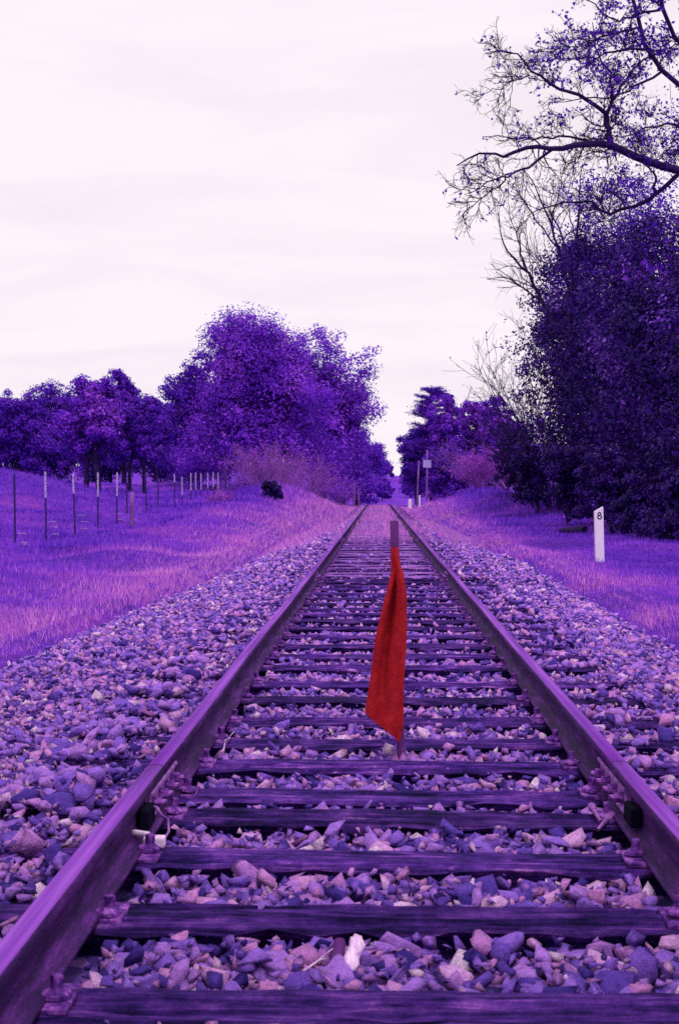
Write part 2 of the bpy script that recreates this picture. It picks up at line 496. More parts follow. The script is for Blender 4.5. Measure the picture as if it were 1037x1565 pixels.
def hull_variant(seed, npts):
    r = np.random.default_rng(seed)
    p = r.normal(size=(npts, 3))
    p /= np.abs(p).max(axis=1, keepdims=True) ** 0.75 * np.linalg.norm(p, axis=1, keepdims=True) ** 0.25
    p *= r.uniform(.72, 1.0, (npts, 1))
    p *= 0.5
    bm = bmesh.new()
    for q in p: bm.verts.new(q)
    res = bmesh.ops.convex_hull(bm, input=bm.verts[:])
    junk = [g for g in list(res['geom_interior']) + list(res['geom_unused']) if isinstance(g, bmesh.types.BMVert)]
    bmesh.ops.delete(bm, geom=list(set(junk)), context='VERTS')
    bmesh.ops.triangulate(bm, faces=bm.faces[:])
    bm.verts.index_update()
    V = np.array([v.co[:] for v in bm.verts]); Fc = np.array([[v.index for v in f.verts] for f in bm.faces])
    bm.free()
    return V, Fc

def rotmats(ax, ay, az):
    cx, sx, cy, sy, cz, sz = np.cos(ax), np.sin(ax), np.cos(ay), np.sin(ay), np.cos(az), np.sin(az)
    Rz = np.zeros((len(ax), 3, 3)); Ry = Rz.copy(); Rx = Rz.copy()
    Rz[:, 0, 0] = cz; Rz[:, 0, 1] = -sz; Rz[:, 1, 0] = sz; Rz[:, 1, 1] = cz; Rz[:, 2, 2] = 1
    Ry[:, 0, 0] = cy; Ry[:, 0, 2] = sy; Ry[:, 2, 0] = -sy; Ry[:, 2, 2] = cy; Ry[:, 1, 1] = 1
    Rx[:, 1, 1] = cx; Rx[:, 1, 2] = -sx; Rx[:, 2, 1] = sx; Rx[:, 2, 2] = cx; Rx[:, 0, 0] = 1
    return Rz @ Ry @ Rx

# tie positions (centre of each tie along the line)
tie_y = [2.23, 2.82, 3.40, 3.95, 4.46, 4.78, 5.28, 5.78, 6.34, 6.95, 7.55, 8.20]
tie_y = [tie_y[0] - .58 * k for k in range(5, 0, -1)] + tie_y
_tr = np.random.default_rng(3)
while tie_y[-1] < 101:
    tie_y.append(tie_y[-1] + .592 + _tr.normal() * .02)
tie_y = np.array(tie_y)
TIE_W = 0.205

def near_tie(y):
    i = np.clip(np.searchsorted(tie_y, y), 1, len(tie_y) - 1)
    return np.minimum(np.abs(y - tie_y[i]), np.abs(y - tie_y[i - 1]))

def place_stones(n, y0, y1, seed, power=1.0, big=1.0, med=.054, lift=0.0):
    r = np.random.default_rng(seed)
    q = r.random(n)
    y = y0 + (y1 - y0) * q ** power
    u = r.uniform(-2.55, 2.5, n)
    keep = (u > edge_l(y) - .05 - .12 * r.random(n) ** 2) & (u < edge_r(y) + .05 + .12 * r.random(n) ** 2)
    au = np.abs(u)
    keep &= ~((au > .665) & (au < .83))                                       # the rails
    in_crib = near_tie(y) > TIE_W / 2 + .004
    keep &= in_crib | (u < -1.0) | ((u > .86) & (r.random(n) < np.where((y > 4.8) & (y < 16), .12, .5))) | (u > 1.22)
    y, u = y[keep], u[keep]
    n = len(y)
    size = np.clip(r.lognormal(math.log(med), .30, n), .016, .105) * big
    in_c = (np.abs(u) < .67)
    size = np.where(in_c, np.minimum(size, .09), size)
    sc = np.stack([size * r.uniform(.95, 1.5, n), size * r.uniform(.8, 1.15, n), size * r.uniform(.5, .85, n)], -1)
    Rm = rotmats(r.normal(0, .5, n), r.normal(0, .5, n), r.uniform(0, 6.28, n))
    lvl = zt(y) + ballast_z(u, y)
    on_tie = (~(near_tie(y) > TIE_W / 2 + .004)) & (np.abs(u) < 1.25)
    lvl = lvl + lift
    z = lvl - sc[:, 2] * .45 + r.normal(0, .013, n) - .020 * r.random(n)
    z = np.where(on_tie & (u < 0), lvl + .012 + .01 * r.random(n), z)
    z = np.where(on_tie & (u > 0), .008 + sc[:, 2] * .2, z)
    z = np.where(on_tie & (np.abs(u) < .67), sc[:, 2] * .42, z)
    return np.stack([u + xc(y), y, z], -1), sc, Rm

def stones_mesh(name, P, sc, Rm, variants):
    Vs, Fs, off = [], [], 0
    k = np.arange(len(P)) % len(variants)
    for i, (V, Fc) in enumerate(variants):
        s = k == i
        if not s.any(): continue
        W = np.einsum('nij,nvj->nvi', Rm[s], V[None] * sc[s][:, None, :]) + P[s][:, None, :]
        m = s.sum()
        Vs.append(W.reshape(-1, 3))
        Fs.append((Fc[None] + (np.arange(m) * len(V))[:, None, None] + off).reshape(-1, 3))
        off += m * len(V)
    return mesh_np(name, np.concatenate(Vs), np.concatenate(Fs), M_STONE)

lowV = [hull_variant(100 + i, 8) for i in range(28)]
chipV = [hull_variant(300 + i, 6) for i in range(16)]
hiV = [hull_variant(200 + i, 12) for i in range(16)]
P1, S1, R1 = place_stones(74000, 1.2, 15, 21, 1.0)
P2, S2, R2 = place_stones(22000, 15, 45, 22, 1.4, 1.1)
P3, S3, R3 = place_stones(20000, 1.5, 8, 23, 1.1, 1.0, .030, .004)
# the stones that show largest become objects of their own
dd = P1 - CAM
fwd = _rot @ np.array([0, 0, -1.0]); rgt = _rot @ np.array([1.0, 0, 0]); upv = _rot @ np.array([0, 1.0, 0])
dep = dd @ fwd
sx_, sy_ = (dd @ rgt) / dep * FPX, (dd @ upv) / dep * FPX
inside = (dep > .5) & (np.abs(sx_) < 500) & (sy_ > -770)
score = np.where(inside, S1.max(1) / dep + (P1[:, 2] - ballast_z(P1[:, 0], P1[:, 1])) / dep * 1.0, -1)
top = np.argsort(-score)[:300]
rest = np.ones(len(P1), bool); rest[top] = False
hi_me = [mesh_np('ballast_stone', V, Fc, M_STONE) for V, Fc in hiV]
for j, i in enumerate(top):
    o = bpy.data.objects.new('ballast_stone', hi_me[j % len(hi_me)])
    link(o, ballast)
    m = np.eye(4); m[:3, :3] = Rm_ = R1[i] @ np.diag(S1[i] * 1.06); m[:3, 3] = P1[i]
    o.matrix_local = Matrix(m.tolist())
gc = part('ballast_chippings', stones_mesh('ballast_chippings', P3, S3, R3, chipV), ballast)
tag(gc, 'small stone chips between the ballast stones', kind='stuff')
g1 = part('ballast_gravel', stones_mesh('ballast_gravel', np.concatenate([P1[rest], P2]), np.concatenate([S1[rest], S2]),
          np.concatenate([R1[rest], R2]), lowV), ballast)
tag(g1, 'loose grey and pink crushed stones of the ballast', kind='stuff')

# ------------------------------------------------------------------ railway track
track = empty('railway_track', (0, 0, 0), 'straight railway track with rusty rails on weathered wooden ties', 'railway track')

RAIL_Z0, RAIL_H = 0.010, 0.140
HEAD_IN, HEAD_W, BASE_W = 0.7175, 0.056, 0.106
RAIL_C = HEAD_IN + HEAD_W / 2
def rail_profile():
    h = RAIL_H
    b, w, hd = BASE_W / 2, .0075, HEAD_W / 2
    half = [(0, 0), (b, 0), (b, .009), (b - .012, .0125), (.018, .021), (w + .003, .030), (w, .045), (w, .082),
            (w + .004, .094), (hd - .004, .103), (hd, .107), (hd, h - .010), (hd - .003, h - .004), (hd - .010, h - .001), (0, h)]
    return half
def rail_mesh(y0, y1):
    half = rail_profile()
    prof = half + [(-x, z) for x, z in half[-2:0:-1]]
    step = 0.5 if y1 < 60 else 1.0
    yv = np.arange(y0, y1, step)
    yv = np.append(yv[yv < y1 - .05], y1)
    pr = np.array(prof); k = len(pr)
    V = np.zeros((len(yv), k, 3))
    wob = .0025 * np.sin(yv * 1.3) + .002 * np.sin(yv * .47 + 1)
    V[:, :, 0] = pr[None, :, 0] + wob[:, None]
    V[:, :, 1] = yv[:, None]
    V[:, :, 2] = pr[None, :, 1] + RAIL_Z0 + (zt(yv) + .002 * np.sin(yv * .9))[:, None]
    i = np.arange(len(yv) - 1)[:, None] * k; j = np.arange(k)[None]; j2 = (j + 1) % k
    F = np.stack([i + j, i + j2, i + k + j2, i + k + j], -1).reshape(-1, 4)
    me = mesh_np('rail', V.reshape(-1, 3), F[:, ::-1], M_RAIL)
    me.materials.append(M_RAILTOP)
    bm = bmesh.new(); bm.from_mesh(me)
    bm.verts.ensure_lookup_table()
    for s in (0, (len(yv) - 1) * k):
        bm.faces.new([bm.verts[s + a] for a in range(k)])
    bmesh.ops.recalc_face_normals(bm, faces=bm.faces[:])
    for f in bm.faces:
        if f.normal.z > .45 and f.calc_center_median().z - float(zt(f.calc_center_median().y)) > RAIL_H - .012:
            f.material_index = 1
    bm.to_mesh(me); bm.free()
    return me

def fishplate_mesh(L=.52):
    bm = bmesh.new()
    prof = [(.0085, .028), (.030, .022), (.034, .030), (.022, .042), (.021, .078), (.033, .092), (.032, .101), (.022, .103), (.0085, .094)]
    a = [bm.verts.new((x, -L / 2, z)) for x, z in prof]; b = [bm.verts.new((x, L / 2, z)) for x, z in prof]
    n = len(prof)
    for i in range(n):
        bm.faces.new((a[i], a[(i + 1) % n], b[(i + 1) % n], b[i]))
    bm.faces.new(a[::-1]); bm.faces.new(b)
    bmesh.ops.recalc_face_normals(bm, faces=bm.faces[:])
    return bm_mesh('fishplate', bm, M_PLATE)
def bolt_mesh():
    bm = bmesh.new()
    ry = Matrix.Rotation(R(90), 3, 'Y')
    add_cyl(bm, (.004, 0, 0), .019, .019, .006, 12, ry)
    add_cyl(bm, (.017, 0, 0), .0165, .0165, .022, 6, ry)
    add_cyl(bm, (.034, 0, 0), .0095, .009, .020, 8, ry)
    return bm_mesh('bolt', bm, M_IRON)
FISH, BOLT = fishplate_mesh(), bolt_mesh()

joints_l = [4.515 + 11.25 * k for k in range(0, 9)]
joints_r = [4.62 + 11.2 * k for k in range(0, 9)]
rails = {}
for side, js in ((-1, joints_l), (1, joints_r)):
    ends = [-3.5] + js + [118]
    for a, b in zip(ends[:-1], ends[1:]):
        o = part('rail', rail_mesh(a + .004, b - .004), track)
        o.location.x = side * RAIL_C
        rails[(side, round(a, 2))] = o
        if a > 0 and a < 40:
            for s2 in (-1, 1):
                fp = part('fishplate', FISH, o); fp.location = (0, a, RAIL_Z0)
                fp.scale.x = s2
                if a > 30: continue
                for k, dyb in enumerate((-.19, -.065, .065, .19)):
                    bo = part('bolt', BOLT, o)
                    bo.location = (s2 * .021, a + dyb, RAIL_Z0 + .060)
                    bo.scale.x = s2
                    bo.rotation_euler.x = k * .5

# ties: weathered beams with split tops
def tie_mesh(seed):
    r = np.random.default_rng(seed)
    L, W, H = 2.5, TIE_W, .15
    nl, nw = 24, 10
    xl = np.linspace(-L / 2, L / 2, nl + 1)
    wv = np.linspace(-W / 2, W / 2, nw + 1)
    Z = np.zeros((nl + 1, nw + 1))
    groove = np.zeros(nw + 1)
    for g in r.choice(np.arange(2, nw - 1), 4, replace=False):
        a, b = np.sort(r.uniform(-L / 2, L / 2, 2))
        if r.random() < .5: a = -L / 2
        if r.random() < .5: b = L / 2
        Z[:, g] -= r.uniform(.010, .026) * ((xl > a) & (xl < b))
    Z += r.normal(0, .0022, Z.shape)
    Z += (.004 * np.sin(xl * r.uniform(1, 4) + r.uniform(0, 6)))[:, None]
    edge = np.abs(r.normal(0, .011, (nl + 1, 2))) + .004
    Z[:, 0] -= edge[:, 0]; Z[:, -1] -= edge[:, 1]
    yw = np.tile(wv, (nl + 1, 1))
    yw[:, 1:-1] += r.normal(0, .0025, (nl + 1, nw - 1))
    yw[:, 0] += r.normal(0, .007, nl + 1); yw[:, -1] += r.normal(0, .007, nl + 1)
    X = np.tile(xl[:, None], (1, nw + 1))
    X[0] += r.normal(0, .012, nw + 1); X[-1] += r.normal(0, .012, nw + 1)
    T = np.stack([X, yw, Z], -1).reshape(-1, 3)
    idx = np.arange(len(T)).reshape(nl + 1, nw + 1)
    F = [np.stack([idx[:-1, :-1], idx[1:, :-1], idx[1:, 1:], idx[:-1, 1:]], -1).reshape(-1, 4)]
    ring = np.concatenate([idx[:, 0], idx[-1, 1:], idx[-2::-1, -1], idx[0, -2:0:-1]])
    Bv = T[ring].copy(); Bv[:, 2] = -H
    n = len(T); m = len(ring); j = np.arange(m); j2 = (j + 1) % m
    F.append(np.stack([ring[j2], ring[j], n + j, n + j2], -1)[:, ::-1])
    return mesh_np('tie', np.concatenate([T, Bv]), F, M_TIE)
TIES = [tie_mesh(40 + i) for i in range(9)]
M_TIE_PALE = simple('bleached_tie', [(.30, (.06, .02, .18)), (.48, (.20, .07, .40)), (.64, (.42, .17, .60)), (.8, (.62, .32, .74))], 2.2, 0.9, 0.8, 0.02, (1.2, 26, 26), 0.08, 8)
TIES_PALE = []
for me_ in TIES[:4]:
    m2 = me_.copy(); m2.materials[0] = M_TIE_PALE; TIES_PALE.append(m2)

def spike_mesh():
    bm = bmesh.new()
    add_cyl(bm, (0, 0, .004), .031, .030, .008, 16)
    add_cyl(bm, (0, 0, .013), .027, .014, .010, 16)
    add_box(bm, (0, 0, .030), (.021, .021, .028), Matrix.Rotation(.4, 3, 'Z'), .002)
    return bm_mesh('screw_spike', bm, M_IRON)
SPIKE = spike_mesh()
def plate_mesh():
    bm = bmesh.new()
    add_box(bm, (0, 0, .004), (.205, .15, .0115), None, .003)
    return bm_mesh('base_plate', bm, M_IRON)
PLATE = plate_mesh()

_tr = np.random.default_rng(8)
for i, y in enumerate(tie_y):
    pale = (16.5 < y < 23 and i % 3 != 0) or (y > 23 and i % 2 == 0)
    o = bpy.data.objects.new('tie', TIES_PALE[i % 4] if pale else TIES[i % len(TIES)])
    link(o, track)
    buried = .014 * sstep(22, 34, y)
    jit = _tr.normal(0, .006)
    o.location = (_tr.normal(0, .02), y, float(zt(y)) + min(jit * .4, .002) - float(buried))
    if i % 2: o.rotation_euler.z = math.pi
    o.rotation_euler.z += _tr.normal(0, .008)
    if y > 1.5 and y < 24:
        flip = -1 if i % 2 else 1
        for sd_ in (-1, 1):
            p = part('base_plate', PLATE, o)
            p.location = (sd_ * RAIL_C - o.location.x * flip, 0, .0005)
            for dx_, dy_ in ((-.0675, _tr.uniform(-.04, .04)), (.0675, _tr.uniform(-.04, .04))):
                if dx_ * sd_ * flip > 0 and sd_ * flip < 0 and y > 12: continue
                s = part('screw_spike', SPIKE, o)
                s.location = (sd_ * RAIL_C + dx_ - o.location.x * flip, dy_, .011 + _tr.uniform(0, .006))
                s.rotation_euler = (_tr.normal(0, .08), _tr.normal(0, .08), _tr.uniform(0, 3))

def tube_obj_mesh(name, pts, rad, mat, sides=8):
    V, F = tubes(np.array([pts]), np.array([np.full(len(pts), rad)]) if np.isscalar(rad) else np.array([rad]), sides)
    return mesh_np(name, V, F, mat, True)

def tubes(P, Rr, sides=5):
    """P (n,m,3) polylines, Rr (n,m) radii -> vertices, quads"""
    n, m, _ = P.shape
    T = np.zeros_like(P)
    T[:, 1:-1] = P[:, 2:] - P[:, :-2]; T[:, 0] = P[:, 1] - P[:, 0]; T[:, -1] = P[:, -1] - P[:, -2]
    T /= np.linalg.norm(T, axis=-1, keepdims=True) + 1e-9
    D = P[:, -1] - P[:, 0]; D /= np.linalg.norm(D, axis=-1, keepdims=True) + 1e-9
    ref = np.where(np.abs(D[:, 2:3]) < .75, np.array([[0, 0, 1.0]]), np.array([[1.0, .17, 0]]))
    A = np.cross(T, ref[:, None, :]); A /= np.linalg.norm(A, axis=-1, keepdims=True) + 1e-9
    B = np.cross(T, A)
    ang = np.arange(sides) * 2 * math.pi / sides
    V = P[:, :, None, :] + Rr[:, :, None, None] * (A[:, :, None, :] * np.cos(ang)[None, None, :, None] + B[:, :, None, :] * np.sin(ang)[None, None, :, None])
    base = (np.arange(n) * m * sides)[:, None, None]
    i = (np.arange(m - 1) * sides)[None, :, None]; j = np.arange(sides)[None, None, :]; j2 = (j + 1) % sides
    F = np.stack([base + i + j, base + i + j2, base + i + sides + j2, base + i + sides + j], -1).reshape(-1, 4)
    return V.reshape(-1, 3), F

# bits of the joint: black blocks standing in for shade in the recesses, pale clip, wires
bm = bmesh.new(); add_box(bm, (0, 0, 0), (.032, .12, .058), None, .007)
VOID_SHADE = bm_mesh('void_shade_block', bm, M_BLACK)
for side, y in ((-1, 4.16), (1, 4.22)):
    rp_ = rails[(side, -3.5)]
    b = part('void_shade_block', VOID_SHADE, rp_, 'black block added for the shaded recess near the rail joint'); b.location = (-side * .030, y, .066)
w = [(.030, 4.20, .085), (.055, 4.18, .088), (.075, 4.15, .070), (.090, 4.17, .055), (.100, 4.12, .030), (.095, 4.06, .022)]
part('bond_wire', tube_obj_mesh('bond_wire', w, 0.0038, M_PLATE), rails[(-1, -3.5)], 'pale curled wire at the rail joint')
bm = bmesh.new()
add_box(bm, (.078, 3.995, .032), (.060, .042, .030), Matrix.Rotation(.0, 3, 'Z'), .006)
add_box(bm, (.032, 4.030, .046), (.060, .020, .015), Matrix.Rotation(-.5, 3, 'Z'), .006)
part('rail_clip', bm_mesh('rail_clip', bm, M_PALE), rails[(-1, -3.5)], 'white painted clip on the foot of the left rail')
hose = [(.07 + .12 * t, 4.02 - .02 * t, -.03 + .11 * math.sin(math.pi * t)) for t in np.linspace(0, 1, 9)]
part('bond_cable', tube_obj_mesh('bond_cable', hose, .019, M_BLACK, 10), rails[(1, -3.5)], 'black cable arching out beside the right rail')

# ------------------------------------------------------------------ red flag on its stake
stk_b, stk_t = at(612.5, 1166, 5.535), at(602, 796, 5.505)
flag = empty('signal_flag', tuple(np.array([stk_b[0], stk_b[1], 0])), 'red cloth signal flag hanging on a stake between the rails', 'flag')
org = np.array(flag.location)
pts = [stk_b + np.array([0, 0, -.12])] + [stk_b + (stk_t - stk_b) * t for t in np.linspace(0, 1, 9)]
pts = np.array(pts) - org
pts[2:-1, 0] += np.random.default_rng(2).normal(0, .0012, (len(pts) - 3))
rad = np.linspace(.0150, .0170, len(pts))
V, F = tubes(pts[None], rad[None], 12)
n0 = len(V)
V = np.concatenate([V, [pts[-1] + (0, 0, .002)]])
capf = np.array([[n0 - 12 + k, n0 - 12 + (k + 1) % 12, n0] for k in range(12)])
part('stake', mesh_np('stake', V, [F, capf], M_STAKE, False), flag)
Lpx = [(836, 596.5), (855, 596.5), (875, 597), (900, 591), (940, 581), (975, 573), (1020, 567.5), (1060, 562), (1090, 557.5)]
Rpx = [(836, 608.5), (850, 609.5), (862, 612), (880, 617), (905, 621), (960, 621.5), (1010, 619), (1060, 616), (1100, 616.5), (1132, 611)]
nv, nu = 70, 40
V = np.zeros((nv + 1, nu, 3))
fr = np.random.default_rng(4)
for i in range(nv + 1):
    t = i / nv
    # the hem slopes: left corner ends at 1090, right corner at 1132
    yl = 836 + (1091 - 836) * t; yr = 836 + (1133 - 836) * t
    xl = np.interp(yl, *zip(*Lpx)); xr = np.interp(yr, *zip(*Rpx))
    pl, pr = at(xl, yl, 5.475), at(xr, yr, 5.495)
    width = np.linalg.norm(pr - pl)
    for k in range(nu):
        a = 2 * math.pi * k / nu
        s = .5 + .5 * math.cos(a)                # 0 at the free edge, 1 at the stake side
        c = pl + (pr - pl) * s
        amp = .014 + .014 * sstep(0, .25, t)
        fold = amp * (.9 * math.sin(s * 7.5 + 1.1 + t * 1.4) + .5 * math.sin(s * 15 - t * 2.5)) * sstep(.08, .35, t) * (1 - .85 * sstep(.42, .62, s)) - .006 * math.sin(s * 21 + t * 2.2) * sstep(.1, .3, t)
        thick = (.021 * (1 - sstep(.1, .5, t)) + .005 + .022 * math.exp(-((s - .72) / .30) ** 2)) * math.sin(a)
        if t < .999 and i > nv - 4: thick *= 1
        V[i, k] = c + np.array([0, -thick - fold, .004 * math.sin(s * 9 + 2) * t])
idx = np.arange((nv + 1) * nu).reshape(nv + 1, nu)
F = np.stack([idx[:-1], np.roll(idx, -1, 1)[:-1], np.roll(idx, -1, 1)[1:], idx[1:]], -1).reshape(-1, 4)
cl = mesh_np('cloth', (V - org).reshape(-1, 3), F, M_FLAG, True)
part('cloth', cl, flag)

# ------------------------------------------------------------------ milepost 8
mb = at(915.5, 856, 22.6)
mpost = empty('mile_marker_post', (mb[0], mb[1], mb[2]), 'white marker post with black number 8 in the grass', 'marker post')
bm = bmesh.new()
w2, d2, hh = .068, .036, .80
v = [bm.verts.new(p) for p in [(-w2, -d2, -.25), (w2, -d2, -.25), (w2, d2, -.25), (-w2, d2, -.25),
     (-w2 - .004, -d2, hh - .03), (w2 - .002, -d2, hh + .045), (w2 - .002, d2, hh + .045), (-w2 - .004, d2, hh - .03)]]
for f in ((0, 1, 2, 3), (4, 7, 6, 5), (0, 4, 5, 1), (1, 5, 6, 2), (2, 6, 7, 3), (3, 7, 4, 0)):
    bm.faces.new([v[i] for i in f])
bmesh.ops.bevel(bm, geom=bm.edges[:], offset=.004, segments=2, affect='EDGES')
bmesh.ops.recalc_face_normals(bm, faces=bm.faces[:])
pb = part('post', bm_mesh('post', bm, M_POST), mpost)
def ring(bm, cx, cz, ro, rz, th, y):
    n = 26
    vs = []
    for k in range(n):
        a = 2 * math.pi * k / n
        c, s = math.cos(a), math.sin(a)
        vs.append([bm.verts.new((cx + c * (ro - q * th), yy, cz + s * (rz - q * th))) for q, yy in ((0, y), (1, y), (1, y + .004), (0, y + .004))])
    for k in range(n):
        a, b = vs[k], vs[(k + 1) % n]
        for j in range(4):
            bm.faces.new((a[j], a[(j + 1) % 4], b[(j + 1) % 4], b[j]))
bm = bmesh.new()
ring(bm, .003, hh - .068, .031, .033, .018, -d2 - .003)
ring(bm, .003, hh - .118, .038, .038, .019, -d2 - .0034)
bmesh.ops.recalc_face_normals(bm, faces=bm.faces[:])
part('numeral', bm_mesh('numeral', bm, M_INK), pb, 'black painted figure 8')
mpost.rotation_euler = (R(1.0), R(-1.6), R(4))

# ------------------------------------------------------------------ wire fence
fx = lambda y: -6.42 - 0.010 * np.clip(y - 45, 0, 40)
f_px = [20, 68, 113, 148, 177, 193, 223, 241, 266, 278, 291, 299, 307, 317, 326, 333, 345, 350]
fence = empty('wire_fence', (-6.42, 25, float(ground_z(-6.42, 25))), 'wire fence with thin steel posts along the left meadow', 'fence')
forg = np.array(fence.location)
frr = np.random.default_rng(17)
def tpost_mesh(h, tip):
    bm = bmesh.new()
    z0, z1 = (-.3, h - tip) if tip >= 0 else (-.3, h)
    add_box(bm, (0, 0, (z0 + z1) / 2), (.036, .007, z1 - z0))
    add_box(bm, (0, .0185, (z0 + z1) / 2), (.007, .030, z1 - z0))
    for k in range(int((z1 - .12) / .09)):
        add_box(bm, (0, -.006, .1 + k * .09), (.010, .006, .018))
    return bm_mesh('fence_post', bm, M_FPOST)
def tip_mesh(h, tip):
    bm = bmesh.new()
    add_box(bm, (0, 0, h - tip / 2), (.038, .009, tip))
    add_box(bm, (0, .020, h - tip / 2), (.009, .031, tip))
    return bm_mesh('painted_tip', bm, M_FTIP)
pos = []
tips = {20: 0, 68: .5, 113: .42, 148: .55, 177: .58, 193: 0, 223: .0, 241: 0, 266: .25, 278: .6}
for px in f_px:
    y = 25.0
    for _ in range(30):
        y = -(fx(y) - CAM[0]) / ((577.6 - px) / FPX)
    x = float(fx(y)); z = float(ground_z(x, y))
    ttop = at(px, {20: 724, 68: 721, 113: 724, 148: 722, 177: 722, 193: 738, 223: 726, 241: 727, 266: 725, 278: 729}.get(px, 722 + frr.uniform(-1, 3)), y)[2]
    h = max(ttop - z, .7)
    pos.append((x, y, z, h))
    tip = tips.get(px, .6 if px < 340 else .0)
    p = part('fence_post', tpost_mesh(h, tip), fence)
    p.location = np.array([x, y, z]) - forg
    p.rotation_euler = (frr.normal(0, .012), frr.normal(0, .014), frr.normal(0, .2))
    if tip:
        part('painted_tip', tip_mesh(h, tip), p)
for px, ytop, ybase in ((200, 752, 800), (332, 741, 772)):                      # two short wooden posts
    y = 25.0
    for _ in range(30):
        y = -(fx(y) + .35 - CAM[0]) / ((577.6 - px) / FPX)
    x = float(fx(y) + .35); z = float(ground_z(x, y)); h = at(px, ytop, y)[2] - z
    V, F = tubes(np.array([[(0, 0, -.2), (0, 0, h * .5), (.02, 0, h)]]), np.array([[.05, .048, .045]]), 8)
    cap = np.arange(len(V) - 8, len(V))[None]
    p = part('fence_post', mesh_np('fence_post', V, [F, cap], M_BARK_PALE), fence, 'short pale wooden fence post')
    p.location = np.array([x, y, z]) - forg
for frac in (.25, .5, .72, .9):
    P = np.array([[x, y - .02, z + h * frac] for x, y, z, h in [(-6.42, 20, pos[0][2], pos[0][3])] + pos]) - forg
    V, F = tubes(P[None], np.full((1, len(P)), .0022), 4)
    part('wire', mesh_np('wire', V, F, M_FPOST), fence)

# ------------------------------------------------------------------ line-side posts and signs near the crest
def pole_thing(name, label, cat, px, ytop, Y, rad, mat, lean=0.0, group=None):
    x = atx(px, Y); z = float(ground_z(x, Y))
    if abs(x) < 2.4: z = max(z, float(zt(Y)) - .12)
    h = at(px, ytop, Y)[2] - z
    t = empty(name, (x, Y, z), label, cat, group)
    V, F = tubes(np.array([[(0, 0, -.3), (lean * .5, 0, h * .5), (lean, 0, h)]]), np.array([[rad, rad * .95, rad * .85]]), 8)
    part('pole', mesh_np('pole', V, [F, np.arange(len(V) - 8, len(V))[None]], mat), t)
    return t, h
t, h = pole_thing('sign_post', 'tall thin post carrying a pale square plate near the pine', 'sign', 651.5, 688, 84, .05, M_BARK_PALE, .03)
bm = bmesh.new(); add_box(bm, (.02, -.075, h - (709 - 688) * 84 / FPX), (.47, .02, .44), None, .006)
part('sign_plate', bm_mesh('sign_plate', bm, M_SIGN), t, 'pale blank square plate')
pole_thing('line_pole', 'slim dark leaning pole left of the signpost', 'pole', 636, 704, 88, .055, M_BARK_PALE, .15)
def stub(name, label, px, ytop, Y, wd, mat):
    x = atx(px, Y); z = float(max(ground_z(x, Y), zt(Y) - .15)); h = at(px, ytop, Y)[2] - z
    bm = bmesh.new()
    add_box(bm, (0, 0, h / 2 - .1), (wd, wd * .8, h + .2), None, .012)
    add_box(bm, (0, 0, h + .012), (wd * .7, wd * .6, .03), None, .008)
    o = part(name, bm_mesh(name, bm, mat)); o.location = (x, Y, z)
    tag(o, label, 'marker post')
stub('marker_stub', 'small white marker stub right of the rails at the crest', 640.5, 757.5, 80, .09, M_POST)
stub('marker_stone', 'low white marker stone beyond the right rail at the crest', 626, 763.5, 90, .22, M_POST)
stub('wooden_stub', 'taller of two wooden stubs under the left trees', 541, 738, 98, .16, M_BARK_PALE)
stub('wooden_stub', 'shorter of two wooden stubs under the left trees', 548, 747, 99, .15, M_BARK_PALE)

# ------------------------------------------------------------------ litter on the track
_cr = np.random.default_rng(9)
def chunk(w_, L_, ox):
    zs = np.linspace(-L_ / 2, L_ / 2, 7)
    P = np.array([[ox + .010 * math.sin(z * 28 + ox * 50), .005 * math.cos(z * 35), z] for z in zs])
    V, F = tubes(P[None], (w_ * np.array([.7, 1, 1.05, 1, 1.05, .95, .55]))[None], 7)
    V += _cr.normal(0, .0034, V.shape)
    return V, F
Va, Fa = chunk(.021, .100, 0); Vb, Fb = chunk(.017, .112, -.028)
Va[:, 1] *= .6; Vb[:, 1] *= .7
caps = [np.arange(7)[::-1], np.arange(42, 49)]
chunk_me = mesh_np('wood_chunk', np.concatenate([Va, Vb]), [np.concatenate([Fa, Fb + 49]), np.array(caps + [c_ + 49 for c_ in caps])], M_WOODPALE)
chunk_me.materials.append(M_STAKE)
_mi = np.zeros(len(chunk_me.polygons), np.int32); _mi[len(Fa):len(Fa) + len(Fb)] = 1
chunk_me.polygons.foreach_set('material_index', _mi)
cp = at(538, 1468, 3.11)
o = part('wood_chunk', chunk_me)
o.location = (cp[0], cp[1], .006); o.rotation_euler = (R(-62), R(-26), R(-8))
tag(o, 'bleached split chunk of wood among the stones', 'wood chunk')
for lab, a, b, rr_ in (('pale spike lying at the right rail joint, upper of two', (903, 1238, 4.55), (917, 1262, 4.36), .008),
                       ('pale spike lying at the right rail joint, lower of two', (929, 1255, 4.40), (912, 1276, 4.25), .008)):
    pa, pb_ = at(*a), at(*b)
    o_ = np.array([pa[0], pa[1], max(pa[2], .015)]); e_ = np.array([pb_[0], pb_[1], max(pb_[2], .012)])
    P = np.array([[o_ * 0, (e_ - o_) * .1, (e_ - o_) * .12, e_ - o_]])
    V, F = tubes(P, np.array([[.014, .014, rr_, rr_ * .5]]), 8)
    o = part('loose_spike', mesh_np('loose_spike', V, [F, np.arange(8)[None]], M_PLATE)); o.location = o_
    tag(o, lab, 'spike', 'loose spikes by the rail')
